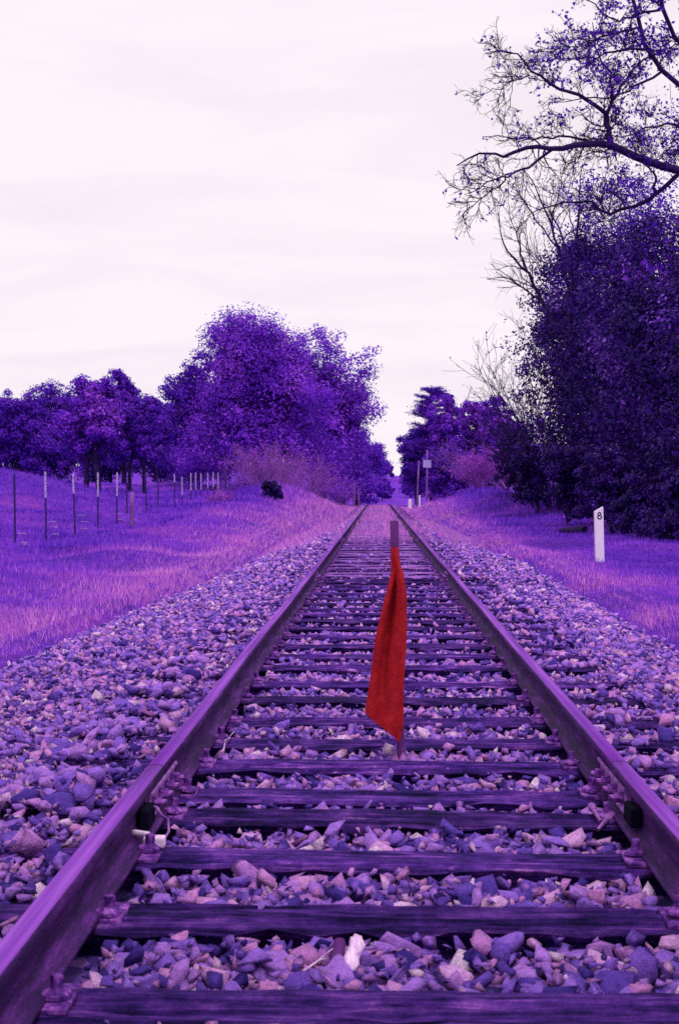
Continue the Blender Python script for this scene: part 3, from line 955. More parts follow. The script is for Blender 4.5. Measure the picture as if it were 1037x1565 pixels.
def stalk(label, P, rad, mat, cat='twig', name='dry_stalk'):
    P = np.array(P); o_ = P[0].copy()
    Q = [P[0] - o_]
    for a, b in zip(P[:-1], P[1:]):
        for t in (.5, 1): Q.append(a + (b - a) * t - o_)
    Q = np.array(Q); Q[1:-1] += np.random.default_rng(len(label)).normal(0, rad * 1.2, (len(Q) - 2, 3))
    side = [np.stack([Q[2], Q[2] + (Q[-1] - Q[1]) * .25 + np.array([.02, .0, .02]) * (rad / .002)])]
    V, F = tubes(Q[None], np.linspace(rad, rad * .5, len(Q))[None], 6)
    V2, F2 = tubes(np.array(side), np.full((1, 2), rad * .5), 5)
    o = part(name, mesh_np(name, np.concatenate([V, V2]), np.concatenate([F, F2 + len(V)]), mat)); o.location = o_
    tag(o, label, cat)
stalk('pale straw twig lying on stones left of the wood chunk', [at(452, 1500, 3.0), at(478, 1482, 3.07) + (0, 0, .012), at(500, 1465, 3.15)], .0025, M_WOODPALE)
stalk('pale bent straw on the left rail foot', [at(339, 1150, 5.55), at(343, 1138, 5.6) + (0, 0, .01), at(352, 1128, 5.65)], .003, M_WOODPALE)
for px, yb, ytp, lab in ((890, 912, 893, 'short thin weed stalk standing at the right ballast edge'), (892, 992, 966, 'taller thin weed stalk standing in the right ballast')):
    Yd = 2173 * 1.06 / (yb - 748.6)
    b = at(px, yb, Yd); stalk(lab, [b - (0, 0, .05), b + (.003, 0, .1), at(px, ytp, Yd)], .0035, M_BARK, 'weed', 'weed_stalk')
# fallen log by the thicket and a pale broken branch
lp = at(885, 805, 36)
lz = float(ground_z(lp[0], lp[1]))
V, F = tubes(np.array([[(-.42, .5, .06), (-.2, .25, .08), (.0, .05, .09), (.12, -.1, .10)]]), np.array([[.07, .09, .11, .115]]), 12)
V += np.random.default_rng(6).normal(0, .014, V.shape)
t = empty('fallen_log', (lp[0], lp[1], lz), 'dark fallen log at the foot of the thicket left of the marker post', 'log')
part('bark', mesh_np('bark', V, F, M_BARK, True), t)
part('cut_end', mesh_np('cut_end', V[-12:] * .985 + (V[-12:].mean(0)) * .015, [np.arange(12)[None]], M_BARK), t, 'dark sawn end')
bp = at(1012, 826, 29)
stalk('pale broken branch in the undergrowth at the right edge', [at(1005, 805, 29.5), at(1025, 820, 29) , at(1040, 828, 28.6)], .018, M_BARK_PALE, 'branch', 'broken_branch')

# white umbel flowers along the fence
umb_r = np.random.default_rng(12)
for px, ys3, Y, lab in ((33, (815, 829, 838), 24.6, 'white umbel flower beside the leftmost fence post'),
                        (80.5, (797, 805, 816), 27.6, 'white umbel flower right of the second fence post'),
                        (126, (787, 797, 808), 30.5, 'white umbel flower right of the third fence post'),
                        (184, (785, 794, 805), 35, 'white umbel flower before the dark fence post')):
    x = atx(px, Y); z = float(ground_z(x, Y)); t = empty('umbel_flower', (x, Y, z), lab, 'flower', 'umbel flowers along the fence')
    htop = at(px, ys3[0], Y)[2] - z
    V, F = tubes(np.array([[(0, 0, -.05), (.01, 0, htop * .5), (0, 0, htop)]]), np.array([[.006, .005, .004]]), 5)
    Vs, Fs = [V], [F]; heads = []
    for k, yy in enumerate(ys3):
        h2 = max(at(px, yy, Y)[2] - z, .06); off = umb_r.normal(0, .05, 2) * (k > 0)
        heads.append((off[0], off[1], h2))
        V2, F2 = tubes(np.array([[(0, 0, max(h2 - .15, 0)), (off[0], off[1], h2)]]), np.array([[.004, .004]]), 4)
        Fs.append(F2 + sum(len(q) for q in Vs)); Vs.append(V2)
    part('stem', mesh_np('stem', np.concatenate(Vs), np.concatenate(Fs), M_TWIG_DRY), t)
    for hx, hy, hz in heads:
        bm = bmesh.new()
        for k in range(16):
            a, r_ = umb_r.uniform(0, 6.28), .075 * math.sqrt(umb_r.random())
            add_cyl(bm, (r_ * math.cos(a), r_ * math.sin(a), .006 * umb_r.random() - r_ * .12), .012, .016, .014, 6)
        part('umbel', bm_mesh('umbel', bm, M_UMBEL), t, loc=(hx, hy, hz))

# ------------------------------------------------------------------ grass
def blades(n, y0, y1, xl, xr, hfun, seed, wmin=.004, logy=True, dens=None):
    r = np.random.default_rng(seed)
    y = y0 * (y1 / y0) ** r.random(n) if logy else r.uniform(y0, y1, n)
    lo, hi = xl(y), xr(y)
    x = lo + (hi - lo) * r.random(n)
    # clumping
    cl_ = r.random(n) < .55
    x = np.where(cl_, np.round(x / .16) * .16 + r.normal(0, .035, n), x); y = np.where(cl_, np.round(y / .2) * .2 + r.normal(0, .05, n), y)
    if dens is not None:
        k = r.random(n) < dens(x, y)
        x, y = x[k], y[k]
    n = len(x)
    u = x - xc(y)
    onb = (u > edge_l(y) + .05) & (u < edge_r(y) - .05)
    z = np.where(onb, zt(y) + ballast_z(u, y) - .04, ground_z(x, y))
    bedz = zt(y) + ballast_z(u, y) - .05 + .06 * sstep(23, 32, y)
    z = np.where((np.abs(u) < 2.55) & (y < 118), np.maximum(z, bedz), z)
    h = hfun(x, y, r) * np.clip(r.lognormal(0, .35, n), .4, 2.2)
    w = np.maximum(wmin, .00042 * y) * r.uniform(.7, 1.3, n)
    a = r.uniform(0, 6.28, n)
    bx, by_ = np.cos(a) * w / 2, np.sin(a) * w / 2
    ln = r.normal(0, .38, (n, 2)) * h[:, None]
    V = np.zeros((n, 3, 3))
    V[:, 0] = np.stack([x - bx, y - by_, z - .02], -1)
    V[:, 1] = np.stack([x + bx, y + by_, z - .02], -1)
    V[:, 2] = np.stack([x + ln[:, 0], y + ln[:, 1], z + h], -1)
    return V.reshape(-1, 3), np.arange(n * 3).reshape(n, 3)
def verge_density(x, y):
    u = x - xc(y)
    d_l = edge_l(y) - u; d_r = u - edge_r(y)
    out_ = np.maximum(d_l, d_r)
    base = sstep(-.12, .22, out_)
    # between and beside the rails the grass creeps in farther along the line
    far = sstep(20, 32, y) * (0.42 + .58 * sstep(-.15, .35, hummock(x * 1.3 + 5, y * .5)))
    far = far * np.where((np.abs(u) > .66) & (np.abs(u) < .84), .12, 1) * .8
    far = np.where((y > 17) & (y < 24) & (np.abs(u) < .5), .35 * sstep(.1, .4, hummock(x * 1.7, y * 1.3)), far)
    return np.where(out_ > -.1, np.maximum(base, far), far)
def gh(x, y, r):
    base = np.where(x < 0, .050, .036) + .03 * hummock(x * 2, y)
    bank = gauss(x, y, -4.7, 62, 2.2, 13) + gauss(x, y, 4.9, 64, 2.0, 12)
    inb = (np.abs(x) < 1.6)
    return np.maximum(np.where(inb, .06, base + .10 * bank), .02) * (1 + .012 * np.clip(y - 12, 0, 40))
V1, F1 = blades(440000, 6.0, 120, lambda y: -.275 * y - 2.2, lambda y: .245 * y + 2.0, gh, 31, dens=verge_density)
def tall_density(x, y):
    return verge_density(x, y) * (np.abs(x) > 2.0) * sstep(.18, .5, hummock(x * 1.9 + 3, y * 1.2 + 8))
V2, F2 = blades(170000, 7.0, 70, lambda y: -.275 * y - 2.2, lambda y: .245 * y + 2.0, lambda x, y, r_: np.where(x < 0, .105, .07) * (1 + .006 * y), 32, dens=tall_density)
V1, F1 = np.concatenate([V1, V2]), np.concatenate([F1, F2 + len(V1)])
me = mesh_np('grass', V1, F1, M_GRASS)
tag(part('grass', me), 'short grass and weeds covering the verges and meadow', 'grass', kind='stuff')

# ------------------------------------------------------------------ leaves, branches
def leaf_quads(C, size, r, up=.35, aspect=.6, outward=None, tri=False):
    n = len(C)
    N_ = r.normal(size=(n, 3)); N_[:, 2] = np.abs(N_[:, 2]) * (1 + up)
    if outward is not None: N_ = N_ * .6 + outward * 1.2
    N_ /= np.linalg.norm(N_, axis=1, keepdims=True)
    A = np.cross(N_, r.normal(size=(n, 3))); A /= np.linalg.norm(A, axis=1, keepdims=True) + 1e-9
    B = np.cross(N_, A)
    l = size * r.uniform(.65, 1.35, n)[:, None]
    if tri:
        V = np.stack([C - A * l * .5, C + B * l * .45 + A * l * .3, C - B * l * .35 + A * l * .5], 1)
        return V.reshape(-1, 3), np.arange(n * 3).reshape(n, 3)
    V = np.stack([C - A * l * .5, C + B * l * aspect * .5 + A * l * .05 - N_ * l * .08, C + A * l * .5, C - B * l * aspect * .5 + A * l * .05 - N_ * l * .08], 1)
    return V.reshape(-1, 3), np.arange(n * 4).reshape(n, 4)

def branch_children(P, Rr, k, r, ratio=(.35, .65), ang=(.5, 1.0), m=5, tmin=.25, up=.12, rr=.55, wob=.10, flat=1.0, lens=None):
    n, mm, _ = P.shape
    seg = np.linalg.norm(np.diff(P, axis=1), axis=-1).sum(1)
    pi = np.repeat(np.arange(n), k)
    t = r.uniform(tmin, .98, n * k) * (mm - 1)
    i0 = np.minimum(t.astype(int), mm - 2); fr_ = (t - i0)[:, None]
    st = P[pi, i0] * (1 - fr_) + P[pi, i0 + 1] * fr_
    tg = P[pi, i0 + 1] - P[pi, i0]; tg /= np.linalg.norm(tg, axis=1, keepdims=True) + 1e-9
    rad = Rr[pi, i0] * (1 - fr_[:, 0]) + Rr[pi, i0 + 1] * fr_[:, 0]
    pv = np.cross(tg, r.normal(size=(n * k, 3))); pv /= np.linalg.norm(pv, axis=1, keepdims=True) + 1e-9
    a = r.uniform(*ang, n * k)[:, None]
    d = tg * np.cos(a) + pv * np.sin(a); d[:, 1] *= flat; d[:, 2] += up
    d /= np.linalg.norm(d, axis=1, keepdims=True)
    L_ = seg[pi] * r.uniform(*ratio, n * k) * (1 - .45 * t / (mm - 1))
    if lens: L_ = r.uniform(*lens, n * k) * (1 - .3 * t / (mm - 1))
    Q = np.zeros((n * k, m, 3)); Q[:, 0] = st
    cur = d
    for j in range(1, m):
        cur = cur + r.normal(0, wob * 2.2, cur.shape); cur[:, 2] += up * .35
        cur /= np.linalg.norm(cur, axis=1, keepdims=True)
        Q[:, j] = Q[:, j - 1] + cur * (L_ / (m - 1))[:, None]
    Rn = (rad * rr)[:, None] * np.linspace(1, .35, m)[None]
    return Q, Rn

def resample(pts, m):
    pts = np.array(pts, float)
    s = np.concatenate([[0], np.cumsum(np.linalg.norm(np.diff(pts, axis=0), axis=1))])
    q = np.linspace(0, s[-1], m)
    # gentle smoothing through a cubic-like blend
    P = np.stack([np.interp(q, s, pts[:, k]) for k in range(3)], -1)
    P[1:-1] = P[1:-1] * .6 + (P[:-2] + P[2:]) * .2
    return P

class Wood:
    def __init__(self): self.V, self.F, self.n = [], [], 0
    def add(self, P, Rr, sides=5):
        V, F = tubes(np.asarray(P), np.asarray(Rr), sides)
        self.V.append(V); self.F.append(F + self.n); self.n += len(V)
    def mesh(self, name, mat, org):
        return mesh_np(name, np.concatenate(self.V) - org, np.concatenate(self.F), mat, True)

def lobes(r, n=16):
    D = r.normal(size=(n, 3)); D /= np.linalg.norm(D, axis=1, keepdims=True)
    return D, r.uniform(.10, .45, n)

def tree(name, label, x, y, H, W, group=None, low=.12, nclump=130, nleaf=14000, leaf=.2, mat=M_LEAF_OAK, seed=0, trunk_r=None,
         bark=M_BARK, depth=None, cat='tree', trunks=1, top_bias=0.0, twig=True, lean=(0, 0), fill=.28, crf=.064):
    r = np.random.default_rng(seed + 1000)
    z0 = float(ground_z(x, y)) - .05
    org = np.array([x, y, z0])
    t = empty(name, tuple(org), label, cat, group)
    zc = H * (1 + low) / 2
    rad = np.array([W / 2, (depth or W) / 2, H * (1 - low) / 2])
    D, am = lobes(r)
    d = r.normal(size=(nclump, 3)); d /= np.linalg.norm(d, axis=1, keepdims=True)
    pw = np.where(d[:, 2] < 0, 4.5, 2.7)[:, None]
    d = d / (np.abs(d) ** pw).sum(1, keepdims=True) ** (1 / pw)
    g = .80 + (np.maximum(d @ D.T, 0) ** 6 @ am) * .7; g = np.minimum(g / np.percentile(g, 90), 1.0)
    rr_ = r.random(nclump) ** (1 / 3.6)
    C = d * rr_[:, None] * g[:, None] * rad * .92
    C[:, 2] = np.maximum(C[:, 2], -rad[2] * .98)
    wid = 1 - top_bias * np.clip((C[:, 2] + rad[2]) / (2 * rad[2]), 0, 1)
    C[:, 0] *= wid; C[:, 1] *= wid
    C += np.array([lean[0], lean[1], zc])
    cr = W * crf * r.uniform(.6, 1.6, nclump)
    per = np.maximum((nleaf * cr ** 2 / (cr ** 2).sum()).astype(int), 12)
    k = np.repeat(np.arange(nclump), per)
    off = r.normal(size=(len(k), 3)); off /= np.linalg.norm(off, axis=1, keepdims=True)
    off *= (r.random(len(k)) ** .55)[:, None] * np.array([1, 1, .72])
    off *= 1 + .12 * (r.random((len(k), 1)) < .12) * r.random((len(k), 1)) * 2
    C[:, 2] *= (H - .8 * cr.mean()) / np.percentile(C[:, 2], 99); C[:, 2] = np.minimum(C[:, 2], H - .3 * cr)
    LP = C[k] + off * cr[k][:, None] * 1.25
    # the inside of the crown, larger leaves
    nf = int(nleaf * fill)
    kf = r.integers(0, nclump, nf)
    cen = np.array([lean[0], lean[1], zc])
    ci = cen + (C[kf] - cen) * r.uniform(.30, .97, (nf, 1)) + r.normal(0, .55, (nf, 3)) * cr[kf][:, None]
    LP = np.concatenate([LP, ci])
    szs = np.concatenate([np.full(len(k), leaf), np.full(nf, leaf * 1.7)])[:, None]
    LP[:, 2] = np.maximum(LP[:, 2], .05)
    ow = np.concatenate([off / (np.linalg.norm(off, axis=1, keepdims=True) + 1e-6), (C[kf] - cen) / (np.linalg.norm(C[kf] - cen, axis=1, keepdims=True) + 1e-6)])
    V, F = leaf_quads(LP, szs, r, outward=ow, tri=y > 60)
    w = Wood()
    trr = trunk_r or H * .022
    for q in range(trunks):
        bx, by_ = (r.normal(0, .35, 2) if trunks > 1 else (0, 0))
        tp = np.array([[bx, by_, -.2], [bx + r.normal(0, .05), by_, H * .15], [bx * .6 + r.normal(0, .12) + lean[0] * .3, by_ * .6, H * .4], [lean[0] * .7 + r.normal(0, .2), lean[1] * .7, H * .65], [lean[0] + r.normal(0, .2), lean[1], H * .88]])
        tp = resample(tp, 9)
        w.add(tp[None], (trr * np.linspace(1.15, .18, 9))[None], 8)
    sel = r.choice(nclump, min(nclump, 46 if y < 95 else 24), replace=False)
    Q = np.zeros((len(sel), 6, 3))
    ts = np.clip((C[sel, 2] - r.uniform(.1, .3, len(sel)) * H) / (H * .88), .12, .8)
    st = np.stack([np.interp(ts, np.linspace(0, 1, 9), tp[:, q]) for q in range(3)], -1)
    for j in range(6):
        s = j / 5
        Q[:, j] = st * (1 - s) + C[sel] * s; Q[:, j, 2] += np.sin(s * math.pi) * H * .035
    Q[:, 1:5] += r.normal(0, H * .012, (len(sel), 4, 3))
    w.add(Q, (trr * (.42 - .3 * ts))[:, None] * np.linspace(1, .2, 6)[None], 4)
    if twig and y < 90:
        Q2, R2_ = branch_children(Q, (trr * .25) * np.ones((len(sel), 1)) * np.linspace(1, .3, 6)[None], 4, r, ratio=(.3, .55), m=4)
        w.add(Q2, np.maximum(R2_ * .6, .006), 4)
    part('trunk', w.mesh('trunk', bark, 0), t)
    part('crown', mesh_np('crown', V, F, mat), t)
    return t

# left: the big tree and those beyond it along the line
G1 = 'trees along the left of the line'
def X(px, Y): return atx(px, Y)
tree('oak_tree', 'big round leafy tree left of the track behind the scrub', X(396, 88), 88, 11.6, 11.8, G1, .0, 420, 70000, .15, M_LEAF_OAK, 1, .32, depth=9)
tree('oak_tree', 'tall leafy tree behind the big round tree, overhanging the rails', -4.25, 111, 13.6, 11.2, G1, .0, 300, 40000, .18, M_LEAF_OAK, 2, .3)
tree('oak_tree', 'low leafy tree filling the left below the big round tree', X(305, 95), 95, 9.2, 6.8, G1, .0, 150, 16000, .2, M_LEAF_FAR, 3)
tree('oak_tree', 'tree at the far left bend beyond the overhanging tree', -3.6, 146, 9.0, 8.0, G1, .0, 110, 9000, .26, M_LEAF_FAR, 4)
tree('bush', 'dark bush at the left of the rails beyond the crest', -2.1, 136, 5.2, 5.4, None, .0, 70, 7000, .2, M_LEAF_FAR, 5, cat='bush')

# left: the wood behind the meadow
G2 = 'trees of the wood behind the meadow'
for k, (px, ytop, Y, wpx, lab, mat, low, tb) in enumerate((
    (-45, 600, 118, 150, 'tree of the far wood cut by the left edge of the picture', M_LEAF_FAR, .0, 0),
    (28, 588, 116, 125, 'round tree of the far wood above the leftmost fence post', M_LEAF_FAR, .0, 0),
    (92, 582, 124, 120, 'tree of the far wood behind the second fence post', M_LEAF_FAR, .0, 0),
    (146, 574, 80, 125, 'lighter tree standing in the meadow before the far wood', M_LEAF_OAK, .13, .1),
    (190, 567, 104, 84, 'narrow pointed tree rising above the far wood', M_LEAF_FAR, .05, .4),
    (214, 610, 82, 80, 'small tree with bare forked trunks beside the narrow pointed tree', M_LEAF_FAR, .26, 0),
    (238, 592, 118, 110, 'tree of the far wood right of the narrow pointed tree', M_LEAF_FAR, .0, 0),
    (170, 625, 128, 170, 'low dark tree closing the far wood behind the lighter tree', M_LEAF_PINE, .0, 0),
    (60, 640, 130, 190, 'low dark tree closing the far wood behind the left posts', M_LEAF_PINE, .0, 0),
    (290, 640, 126, 150, 'low dark tree closing the far wood behind the far fence posts', M_LEAF_PINE, .0, 0))):
    x = X(px, Y); z = float(ground_z(x, Y)); h = at(px, ytop, Y)[2] - z
    tree('meadow_tree' if Y < 90 else 'wood_tree', lab, x, Y, h, wpx * Y / FPX * 1.12, G2, low, 160 if Y < 90 else 140, 22000 if Y < 90 else 14000, .15 if Y < 90 else .20, mat, 20 + k,
         trunks=2 if Y < 90 else 1, top_bias=tb)
x = X(-190, 120)
tree('wood_tree', 'tree of the far wood beyond the left edge', x, 120, 8, 10, G2, 0, 80, 6000, .25, M_LEAF_FAR, 60)

# far corridor
G3 = 'trees at the far end of the line'
for k, (Y, s, h, w_, lab) in enumerate(((172, -4.5, 9, 8.5, 'nearest of the distant trees left of the far line'), (225, -5.2, 8, 9, 'second distant tree left of the far line'), (290, -6.0, 8.5, 10, 'third distant tree left of the far line'),
                                   (165, 4.7, 9, 8.5, 'nearest of the distant trees right of the far line'), (215, 5.3, 8, 9, 'second distant tree right of the far line'), (280, 6.2, 8.5, 10, 'third distant tree right of the far line'),
    (300, -2.7, 4.0, 4.4, 'distant bush left of the narrow gap'), (300, 2.7, 4.0, 4.4, 'distant bush right of the narrow gap'),
    (190, -1.7, 3.2, 3.4, 'low distant bush at the left of the far line'), (205, 2.1, 3.2, 3.2, 'low distant bush at the right of the far line'),
    (350, -5.7, 7, 11, 'farthest tree left of the sky gap'), (350, 6.0, 7, 11, 'farthest tree right of the sky gap'))):
    tree('distant_tree', lab, float(xc(Y)) + s, Y, h, w_, G3, 0, 70, 4200, .34, M_LEAF_FAR, 70 + k)

# right: pine and the trees behind the bank
def pine(name, label, x, y, H, reach, seed, group=None):
    r = np.random.default_rng(seed)
    z0 = float(ground_z(x, y)) - .05
    t = empty(name, (x, y, z0), label, 'tree', group)
    w = Wood()
    tp = resample([(0, 0, -.2), (.05, 0, H * .3), (-.05, .05, H * .7), (0, 0, H)], 10)
    w.add(tp[None], (np.linspace(.19, .02, 10))[None], 8)
    LP = []
    zv = np.linspace(H * .12, H * .97, 40)
    Qs, Rs = [], []
    for i, z in enumerate(zv):
        f = 1 - (z / H) ** 2.2
        for k in range(3):
            a = r.uniform(0, 6.28); L_ = reach * (.3 + .75 * f) * r.uniform(.55, 1.15)
            d = np.array([math.cos(a), math.sin(a), .12])
            P = np.array([np.array([0, 0, z]) + d * L_ * s + np.array([0, 0, .12 * L_ * s * s]) for s in np.linspace(0, 1, 5)])
            Qs.append(P); Rs.append(np.linspace(.035, .008, 5))
            for s in np.linspace(.35, 1, 9):
                c = P[0] + (P[-1] - P[0]) * s; c[2] = np.interp(s, np.linspace(0, 1, 5), P[:, 2])
                LP.append(c + r.normal(0, 1, (30, 3)) * np.array([.20, .20, .065]) * (.6 + .6 * s))
    w.add(np.array(Qs), np.array(Rs), 4)
    LP = np.concatenate(LP)
    V, F = leaf_quads(LP, .2, r, aspect=.28, up=.6)
    part('trunk', w.mesh('trunk', M_BARK, 0), t)
    part('crown', mesh_np('crown', V, F, M_LEAF_FAR), t)
G4 = 'trees behind the right bank'
pine('pine_tree', 'dark pine with tiered branches right of the sky gap', X(659, 112), 112, at(640, 590, 112)[2] + .4, 2.25, 3, G4)
for k, (px, ytop, Y, wpx, lab, mat, low) in enumerate((
    (684, 600, 106, 78, 'round purple tree right of the pine', M_LEAF_OAK, .0),
    (728, 612, 98, 80, 'middle leafy tree behind the signpost bank', M_LEAF_OAK, .0),
    (772, 606, 92, 90, 'leafy tree tucked behind the edge of the dark thicket', M_LEAF_OAK, .0),
    (637, 650, 118, 78, 'low dark tree beneath the pine by the rails', M_LEAF_FAR, .0),
    (690, 680, 96, 90, 'low leafy tree behind the pink bush', M_LEAF_FAR, .0))):
    x = X(px, Y); z = float(ground_z(x, Y)); h = at(px, ytop, Y)[2] - z
    tree('bank_tree', lab, x, Y, h, wpx * Y / FPX * 1.1, G4, low, 110, 11000, .19, mat, 90 + k)

# right: the dark thicket
G5 = 'ivy-covered trees of the right thicket'
for k, (x, Y, H, W_, lab) in enumerate((
    (7.7, 54, 10.4, 6.2, 'dark ivy-covered tree at the left end of the right thicket'),
    (7.8, 45, 9.3, 6.2, 'dark ivy-covered tree second along the right thicket'),
    (7.6, 37, 8.5, 5.8, 'dark ivy-covered tree third along the right thicket behind the marker post'),
    (7.9, 30.5, 7.2, 5.0, 'dark ivy-covered tree nearest the camera at the right edge'),
    (11.6, 42, 10.5, 6.5, 'tall dark tree deep in the right thicket'),
    (9.8, 63, 9.5, 6.5, 'dark tree behind the left end of the right thicket'))):
    tree('thicket_tree', lab, x, Y, H, W_, G5, .0, 230, (30000, 30000, 33000, 30000, 10000, 10000)[k], (.12, .115, .10, .095, .15, .16)[k], M_LEAF_DARK, 120 + k, .16, fill=.18, crf=.080)
for k, (x, Y, H, W_, lab) in enumerate(((11.2, 57, 4.5, 6.5, 'low dark shrubby tree low down in the middle of the thicket'), (10.4, 51, 3.8, 5, 'short dark shrubby tree in the middle of the thicket'), (12.5, 50, 5.5, 7, 'low dark tree filling the thicket behind the marker post'), (14.5, 62, 6.5, 8, 'low dark tree filling the thicket far behind the marker post'),
                                        (9.4, 31.5, 3.4, 4.4, 'low dark tree filling the thicket at the right edge'))):
    tree('thicket_tree', lab, x, Y, H, W_, G5, 0, 80, 6000, .16, M_LEAF_DARK, 160 + k, .08)
tree('loose_tree', 'sparse leafy tree top with sky showing through above the thicket', 8.6, 34, 11.0, 7.6, G5, .40, 170, 9000, .08, M_LEAF_FAR, 155, .12, fill=.05)
tree('loose_tree', 'sparse leafy crown at the upper left shoulder of the thicket', 8.0, 47, 11.8, 6.4, G5, .45, 150, 8000, .095, M_LEAF_FAR, 156, .12, fill=.05)
tree('thicket_shrub', 'dark shrub deep in the thicket right of the marker post', 9.6, 35, 3.6, 4.6, G5, .0, 90, 8000, .11, M_LEAF_DARK, 150, .06, cat='shrub')
tree('thicket_shrub', 'dark shrub deep in the thicket at the right picture edge', 10.4, 44, 4.2, 5.0, G5, .0, 90, 8000, .12, M_LEAF_DARK, 151, .06, cat='shrub')
G6 = 'undergrowth shrubs at the foot of the thicket'
for k, (px, Y, H, W_, lab) in enumerate((
    (985, 31, 1.5, 1.9, 'dark undergrowth shrub right of the marker post'),
    (1050, 28.5, 1.6, 2.2, 'dark undergrowth shrub at the right picture edge'),
    (935, 35, 2.2, 2.2, 'dark undergrowth shrub directly behind the marker post'),
    (868, 40, 2.3, 2.4, 'dark undergrowth shrub above the fallen log'),
    (820, 47, 2.6, 2.6, 'dark undergrowth shrub left of the fallen log'),
    (792, 54, 2.8, 2.6, 'dark undergrowth shrub behind the right bank'))):
    tree('undergrowth_shrub', lab, X(px, Y), Y, H, W_, G6, .0, 60, 7000, .085, M_LEAF_DARK, 140 + k, .03, cat='shrub')

# shrubs built of many stems
def shrub(name, label, x, y, H, W, nst, mat_w, mat_l, nleaf, leaf, seed, group=None, lean=(0, 0), spread=.9, z=None, cat='shrub', rad=.012, kids=6):
    r = np.random.default_rng(seed)
    z0 = float(ground_z(x, y)) - .04 if z is None else z
    t = empty(name, (x, y, z0), label, cat, group)
    P = np.zeros((nst, 6, 3))
    a = r.uniform(0, 6.28, nst); q = np.sqrt(r.random(nst))
    P[:, 0] = np.stack([np.cos(a) * q * W * .22, np.sin(a) * q * W * .22, np.zeros(nst)], -1)
    d = np.stack([np.cos(a) * q * spread, np.sin(a) * q * spread, np.ones(nst)], -1) + np.array([lean[0], lean[1], 0])
    d /= np.linalg.norm(d, axis=1, keepdims=True)
    L_ = H * r.uniform(.6, 1.1, nst)
    cur = d
    for j in range(1, 6):
        cur = cur + r.normal(0, .13, cur.shape); cur[:, 2] -= .02; cur /= np.linalg.norm(cur, axis=1, keepdims=True)
        P[:, j] = P[:, j - 1] + cur * (L_ / 5)[:, None]
    Rr = (rad * r.uniform(.6, 1.3, nst))[:, None] * np.linspace(1, .3, 6)[None]
    w = Wood(); w.add(P, Rr, 5)
    Q, Q_r = branch_children(P, Rr, kids, r, ratio=(.3, .6), ang=(.4, .9), m=4); w.add(Q, np.maximum(Q_r, max(.003, rad * .3)), 4)
    Q2, Q2r = branch_children(Q, Q_r, 3, r, ratio=(.35, .7), ang=(.4, .9), m=3); w.add(Q2, np.maximum(Q2r, max(.0025, rad * .2)), 3)
    part('stems', w.mesh('stems', mat_w, 0), t)
    if nleaf:
        tips_ = np.concatenate([Q[:, 2:].reshape(-1, 3), Q2.reshape(-1, 3)])
        LP = tips_[r.integers(0, len(tips_), nleaf)] + r.normal(0, leaf * .9, (nleaf, 3))
        LP[:, 2] = np.maximum(LP[:, 2], .03)
        V, F = leaf_quads(LP, leaf, r)
        part('foliage', mesh_np('foliage', V, F, mat_l), t)
    return t
shrub('scrub_bush', 'pale twiggy scrub on the left bank before the big tree', X(408, 63), 63, 2.1, 2.6, 75, M_TWIG_DRY, M_LEAF_PINK, 1300, .07, 201, 'twiggy scrub on the left bank', kids=7)
shrub('scrub_bush', 'low twiggy scrub at the foot of the big round tree', X(466, 72), 72, 1.9, 3.2, 75, M_TWIG_DRY, M_LEAF_PINK, 1200, .08, 202, 'twiggy scrub on the left bank', kids=6)
shrub('scrub_bush', 'twiggy scrub nearest the far fence posts', X(370, 66), 66, 1.4, 2.2, 70, M_TWIG_DRY, M_LEAF_FAR, 1500, .08, 203, 'twiggy scrub on the left bank', kids=6)
shrub('scrub_bush', 'twiggy scrub by the rails under the overhanging tree', X(510, 84), 84, 1.7, 3.2, 70, M_TWIG_DRY, M_LEAF_OAK, 2500, .11, 204, 'twiggy scrub on the left bank', kids=5)
tree('dark_bush', 'small dark leafy bush on the left bank near the fence end', X(414, 51), 51, .75, 1.15, None, .0, 40, 3000, .085, M_LEAF_DARK, 210, .02, cat='bush')
shrub('thistle', 'brown dead weed by the short pale fence post', X(338, 47), 47, .45, .7, 26, M_TWIG_DRY, M_LEAF_PINK, 260, .09, 211, None, kids=4, cat='weed')
shrub('pink_bush', 'bright pink bush on the right bank before the trees', X(742, 66), 66, 1.75, 2.3, 60, M_TWIG_DRY, M_LEAF_PINK, 5200, .085, 212, None, kids=6, cat='bush')
shrub('bare_sapling', 'pale bare branched sapling behind the pink bush', X(760, 74), 74, 4.2, 2.2, 16, M_BARK_PALE, M_LEAF_OAK, 700, .09, 213, None, (-.25, 0), kids=9, rad=.024)
shrub('bare_sapling', 'dark bare sapling leaning left out of the thicket against the sky', X(838, 50), 50, 5.6, 2.2, 26, M_BARK, M_LEAF_OAK, 800, .085, 214, None, (-.26, 0), spread=.40, kids=8, rad=.026)
V, F = tubes(np.array([[at(773, 747, 60), at(765, 735, 60.2), at(757, 724, 60.4)]]) - at(773, 747, 60), np.array([[.045, .04, .03]]), 7)
V2, F2 = tubes(np.array([[at(765, 735, 60.2), at(768, 728, 60.1), at(767, 722, 60)]]) - at(773, 747, 60), np.array([[.022, .018, .01]]), 6)
o = part('broken_branch', mesh_np('broken_branch', np.concatenate([V, V2]), np.concatenate([F, F2 + len(V)]), M_BARK_PALE)); o.location = at(773, 747, 60)
tag(o, 'pale broken branch leaning at the thicket edge', 'branch')

